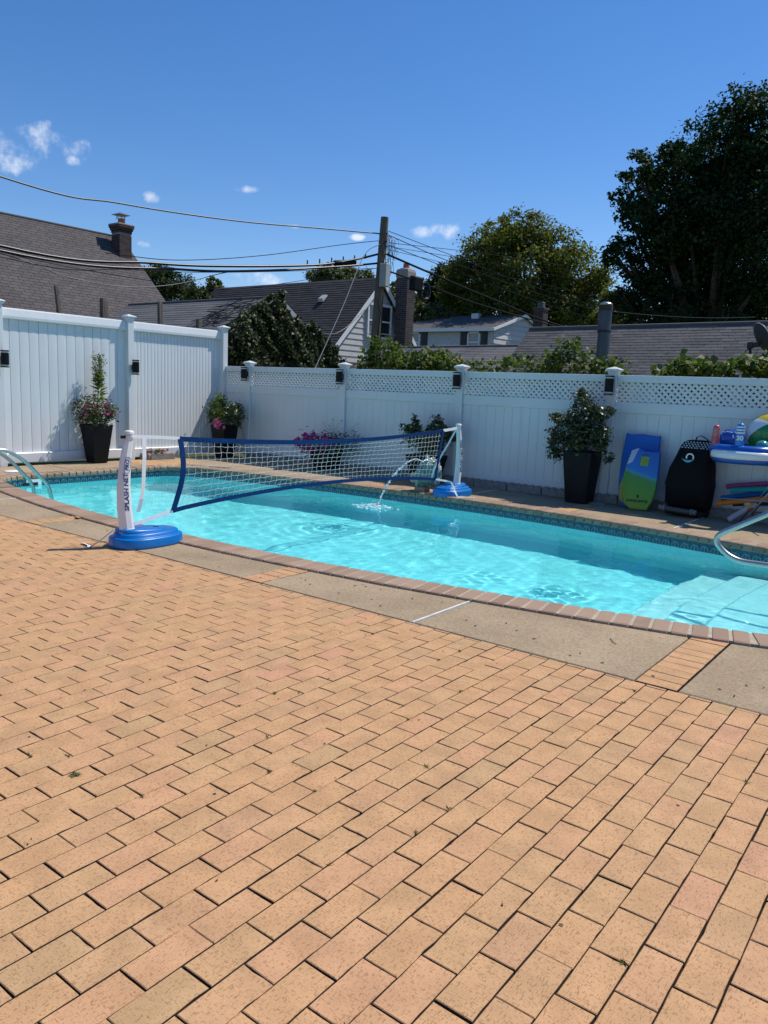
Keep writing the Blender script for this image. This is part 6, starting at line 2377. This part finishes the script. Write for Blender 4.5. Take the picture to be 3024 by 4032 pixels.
wire('thin wire below the thick cables left of the pole', poly_path([(-4.6, -12, 5.0), (-4.5, -2.33, 3.94), (-4.45, .79, 4.12), (-4.3, 4.03, 4.50), (PXp - .12, PYp - .1, 5.34)], 50), .009, 'wirethin')
wire('slack loop of thin wire hanging over the brown roof', poly_path([(-4.6, -9, 4.9), (-4.5, -2.33, 4.02), (-4.5, -.83, 3.74), (-4.5, .78, 3.71), (-4.45, 2.31, 3.98), (-4.35, 3.94, 4.50), (-4.2, 5.6, 4.78)], 54), .011, 'wiregrey')
wire('second thin wire dropping below the slack loop', poly_path([(-4.5, -7, 4.6), (-4.5, -2.33, 4.05), (-4.5, .3, 3.95), (-4.5, 2.6, 3.98), (-4.35, 4.6, 4.15), (-3.6, 9.3, 5.3)], 54), .008)
wire('guy wire slanting from the pole down to the fence', poly_path([(PXp, PYp - .1, 6.1), (-2.5, 7.5, 5.38), (-.6, 4.4, 3.55), (1.73, .8, 1.75)], 30), .012, 'wiregrey')
wire('grey service loop hanging over the dark roof', poly_path([(-3.2, 5.4, 3.2), (-3.0, 6.5, 3.02), (-3.1, 7.4, 3.25), (-3.3, 8.6, 3.95)], 24), .014, 'wiregrey')
for i, (z0, pts, r_, lb) in enumerate((
        (6.52, [(-3.4, 13.95, 6.36), (-3.4, 17.84, 6.18), (-3.4, 25.5, 6.02), (-3.4, 40, 6.1)], .011, 'uppermost wire running right from the pole'),
        (6.40, [(-3.4, 13.98, 6.12), (-3.4, 22.7, 5.84), (-3.4, 40, 5.8)], .013, 'second wire running right from the pole'),
        (6.10, [(-3.45, 13.4, 5.92), (-3.6, 18, 5.72), (-3.9, 26, 5.55), (-4.2, 40, 5.5)], .012, 'third wire running right from the pole into the olive tree'),
        (5.80, [(-3.4, 12.36, 5.57), (-3.4, 16.93, 5.17), (-3.4, 23.73, 4.70), (-3.4, 40, 4.4)], .036, 'thick black cable descending right in front of the chimney'),
        (5.30, [(-3.4, 12.4, 5.12), (-3.4, 15.97, 4.87), (-3.4, 24.0, 4.62), (-3.4, 40, 4.3)], .028, 'lower black cable descending right past the chimney'),
        (6.16, [(-1.5, 13.1, 6.2), (2.0, 18.5, 6.0), (6, 24, 6.0), (14, 34, 6.2)], .009, 'thin wire crossing in front of the big dark tree'),
        (6.05, [(-1.2, 13.1, 5.85), (2.5, 18.0, 5.35), (7, 23, 5.2), (14, 32, 5.4)], .008, 'lower thin wire crossing the big dark tree'),
        (5.95, [(-1.0, 12.6, 5.45), (2.5, 16.0, 4.85), (7, 21, 4.6), (14, 30, 4.9)], .008, 'lowest thin wire above the grey garage roof'))):
    wire(lb, poly_path([(PXp + .1, PYp + .12, z0)] + pts, 60), r_, 'wirethin')
wire('short wire from the flue pipe down to the grey garage', sag((6.90, 3.2, 3.08), (8.2, 8.4, 3.45), .06), .006)
# splice closure and coil
t = thing('splice_closure', 'black cable splice case hanging on the cables left of the pole', 'splice case', (-3.88, 8.1, 5.3))
MB().tube([(-3.94, 7.75, 5.27), (-3.92, 7.8, 5.28), (-3.84, 8.65, 5.42), (-3.83, 8.7, 5.43)], [.05, .085, .085, .05], 12).obj('case', MT['black'], t, True, auto=50)
for q in range(6):
    MB().bbox(-3.86 - q * .04 + .0, -3.83 - q * .04, 9.2 - q * .5 - .02, 9.2 - q * .5 + .02, 5.62 - q * .11, 5.76 - q * .11, .006).obj('cable_clip', MT['darkmetal'], t)
t = thing('cable_coil', 'coil of black cable with terminal hung in front of the brick chimney', 'cable coil', (-3.4, 11.9, 5.0))
mb = MB()
for q in range(10):
    a0 = R.uniform(.26, .36)
    mb.tube([(-3.40 + q * .012 - .06, 11.95 + a0 * math.cos(th) * 1.0 + R.gauss(0, .01), 4.92 + a0 * .95 * math.sin(th)) for th in [2 * math.pi * k / 24 for k in range(25)]], .018, 6, False)
mb.obj('coil', MT['wire'], t, True)
MB().bbox(-3.52, -3.26, 11.15, 11.72, 4.86, 5.34, .05).obj('terminal', MT['black'], t)
MB().tube([(-3.35, 12.4, 5.05), (-3.35, 12.75, 5.25), (-3.35, 13.0, 5.0), (-3.35, 12.7, 4.95)], .008, 5).obj('tail', MT['wire'], t)

# ================================================================== TREES
GT = 'trees beyond the yard'
BIG = [(4.09,19.26,10.61,1.89),(4.88,20.09,11.64,1.73),(2.60,21.81,10.74,1.66),(1.63,20.57,10.57,1.19),(1.26,18.36,10.22,0.76),(1.27,19.81,9.33,1.42),(0.27,19.62,9.59,0.58),(3.00,19.25,8.40,2.12),(4.06,21.94,8.92,2.60),(2.31,18.82,7.44,1.05),(0.69,19.41,7.01,0.98),(0.06,19.70,7.05,0.47),(1.63,19.93,6.70,1.03),(1.15,20.42,5.73,1.31),(2.51,21.51,6.68,2.14),(4.08,22.86,6.79,2.53),(2.65,19.66,5.06,1.31),(3.66,21.48,4.98,1.69),(5.01,22.01,5.00,1.91),(5.80,20.53,10.01,2.29),(6.48,19.48,7.10,2.56),(5.83,23.32,5.12,2.08),(4.31,20.20,12.02,0.79),(0.94,19.18,5.20,0.76),(2.77,22.24,7.85,2.19),(1.06,20.38,4.64,0.63),(2.12,20.27,4.56,0.62),(2.83,21.76,4.74,0.75),(4.83,19.23,4.42,0.68),(5.22,22.10,4.63,0.74),(2.10,19.85,11.06,0.63)]
MID = [(-15.84,41.39,13.05,1.80),(-15.12,42.80,13.06,1.92),(-19.18,44.44,12.63,2.33),(-19.64,42.65,11.14,2.47),(-13.35,42.72,11.67,1.98),(-12.95,45.16,10.38,2.53),(-11.79,45.97,9.33,1.85),(-15.56,42.05,10.46,3.12),(-20.70,43.08,9.53,2.49),(-16.45,41.25,8.40,2.72),(-14.07,44.35,8.67,2.99),(-11.79,46.22,8.05,1.95),(-18.00,42.56,13.71,1.18),(-15.53,44.95,7.45,1.76),(-19.77,43.66,7.81,1.79),(-17.77,46.29,7.63,1.83),(-12.54,44.36,7.33,1.71),(-21.45,42.00,9.81,1.19)]
DARK = [(-24.18,44.34,10.03,1.57),(-25.17,44.40,8.95,1.26),(-24.79,47.36,9.06,1.85),(-23.19,47.32,8.48,1.61),(-23.63,44.74,10.97,1.15),(-22.38,47.12,9.27,1.28),(-25.68,45.23,8.12,1.07)]
EVER = [(-18.09,12.15,5.96,0.84),(-18.91,12.06,6.10,0.80),(-19.86,14.55,5.86,0.88),(-20.03,12.87,5.43,1.01),(-17.20,13.34,5.32,0.60),(-18.92,13.36,5.21,0.87),(-19.97,12.25,5.83,0.88),(-17.26,13.69,5.19,0.48),(-20.24,13.62,6.67,0.52)]
S1 = [(-31.94,26.84,8.35,0.55),(-32.57,27.03,7.70,0.83),(-33.76,29.12,8.18,0.48)]
S2 = [(-32.85,40.18,10.94,0.97),(-34.13,39.83,10.85,0.76),(-33.39,43.50,11.31,0.85),(-33.49,42.26,10.83,1.11),(-30.56,42.16,10.88,0.65)]
S3 = [(-22.20,38.42,7.25,0.85),(-21.58,39.58,7.07,1.05),(-25.37,39.65,9.11,0.89),(-25.05,38.80,8.03,0.88),(-20.45,39.65,6.77,0.76),(-23.19,39.42,8.23,0.58)]
S4 = [(-5.37,33.98,7.05,0.68),(-5.12,34.73,6.25,0.77),(-7.05,36.39,6.30,0.64),(-4.77,36.34,6.10,0.71)]
BIG = [(x + .1, y, z - (.35 if z > 9 else .0), r_ * .92) for x, y, z, r_ in BIG]
tree('dark_shade_tree', 'huge dark green shade tree filling the right side of the sky', BIG, (3.9, 21.6, -.1), MT['leaf_oak'], 100000, .165, GT, .34, 36, .13, .5, .3)
tree('olive_tree', 'broad olive green tree behind the shuttered house', MID, (-16.5, 45.5, -.1), MT['leaf_olive'], 48000, .27, GT, .34, 34, .14, .2, .4)
tree('dark_tree', 'small dark round tree left of the olive green tree', DARK, (-22, 44.5, -.1), MT['leaf_dark'], 15000, .26, GT, .18, 30, .2)
tree('evergreen_tree', 'dense dark evergreen at the foot of the brown roof slope', EVER, (-18.9, 13, -.1), MT['leaf_ever'], 15000, .13, GT, .2, 40, .16)
tree('slender_tree', 'thin pale tree right of the evergreen on the skyline', S1, (-32.6, 27.4, -.1), MT['leaf_far'], 2600, .22, GT, .14, 26, .2)
tree('ridge_tree', 'pale green treetop showing above the dark roof ridge', S2, (-33, 42, -.1), MT['leaf_far'], 6500, .26, GT, .2, 30, .2)
tree('background_tree', 'soft green tree between the chimney and the shuttered house', S3, (-22.5, 39.4, -.1), MT['leaf_far'], 8000, .26, GT, .2, 30, .2)
tree('understory_tree', 'yellow-green tree between the olive tree and the big dark tree', S4, (-5.5, 35.4, -.1), MT['leaf_olive'], 4500, .22, GT, .16, 30, .2)

# ================================================================== SMALL THINGS ON THE PAVING
mb_p, mb_n, mb_a = [], [], []
weeds = []
for k in range(120):
    i, j = R.randint(-18, 4), R.randint(-6, 7)
    x = X0_ + i * PX
    y = Y0_ + (j + (0 if i % 2 == 0 else .5)) * PY
    if y > YS - .05 or R.random() < .45:
        continue
    weeds.append((x + R.gauss(0, .01), y + R.gauss(0, .02), R.uniform(.004, .012)))
for (x, y, r_) in weeds[:30]:
    for q in range(R.randint(4, 11)):
        a = R.uniform(0, 6.28)
        d = np.array([math.cos(a), math.sin(a), R.uniform(.25, .9)])
        mb_p.append((x + d[0] * r_ * .7, y + d[1] * r_ * .7, .003 + d[2] * r_ * .45))
        mb_n.append((-d[1], d[0], .4))
        mb_a.append(d * 4)
for (px_, py_) in ((9.98, -9.42),):
    for q in range(40):
        a = R.uniform(0, 6.28)
        r_ = R.uniform(0, .02)
        mb_p.append((px_ + r_ * math.cos(a), py_ + r_ * math.sin(a), .006))
        mb_n.append((R.gauss(0, .3), R.gauss(0, .3), 1))
        mb_a.append((math.cos(a), math.sin(a), .2))
o = leaves('paving_weeds', mb_p, mb_n, np.array([R.uniform(.012, .03) for _ in mb_p]), MT['grass'], None, aspect=.22, jitter=.15, axis=np.array(mb_a))
tag(o, 'tiny green weeds sprouting in the brick joints', 'weeds', kind='stuff')
mb = MB()
for k in range(46):
    x, y = R.uniform(5.2, 12.6), R.uniform(-6.85, -6.3)
    yo = outer_y(min(x, 11.9), False)
    if y > yo - .05:
        continue
    a = R.uniform(0, 6.28)
    l_ = R.uniform(.004, .012)
    mb.obox((x, y, .006), (l_ * math.cos(a), l_ * math.sin(a), 0), (-.003 * math.sin(a), .003 * math.cos(a), 0), (0, 0, .0015))
for k in range(30):
    x, y = R.uniform(8.5, 12.3), R.uniform(-10, -7)
    a = R.uniform(0, 6.28)
    l_ = R.uniform(.002, .006)
    mb.obox((x, y, .0035), (l_ * math.cos(a), l_ * math.sin(a), 0), (-.002 * math.sin(a), .002 * math.cos(a), 0), (0, 0, .001))
mb.tube([(10.86, -6.30, .006), (10.90, -6.36, .008), (10.93, -6.385, .006)], .0022, 5)
o = mb.obj('paving_debris', MT['bark'])
tag(o, 'dry leaf crumbs and a twig on the paving', 'debris', kind='stuff')
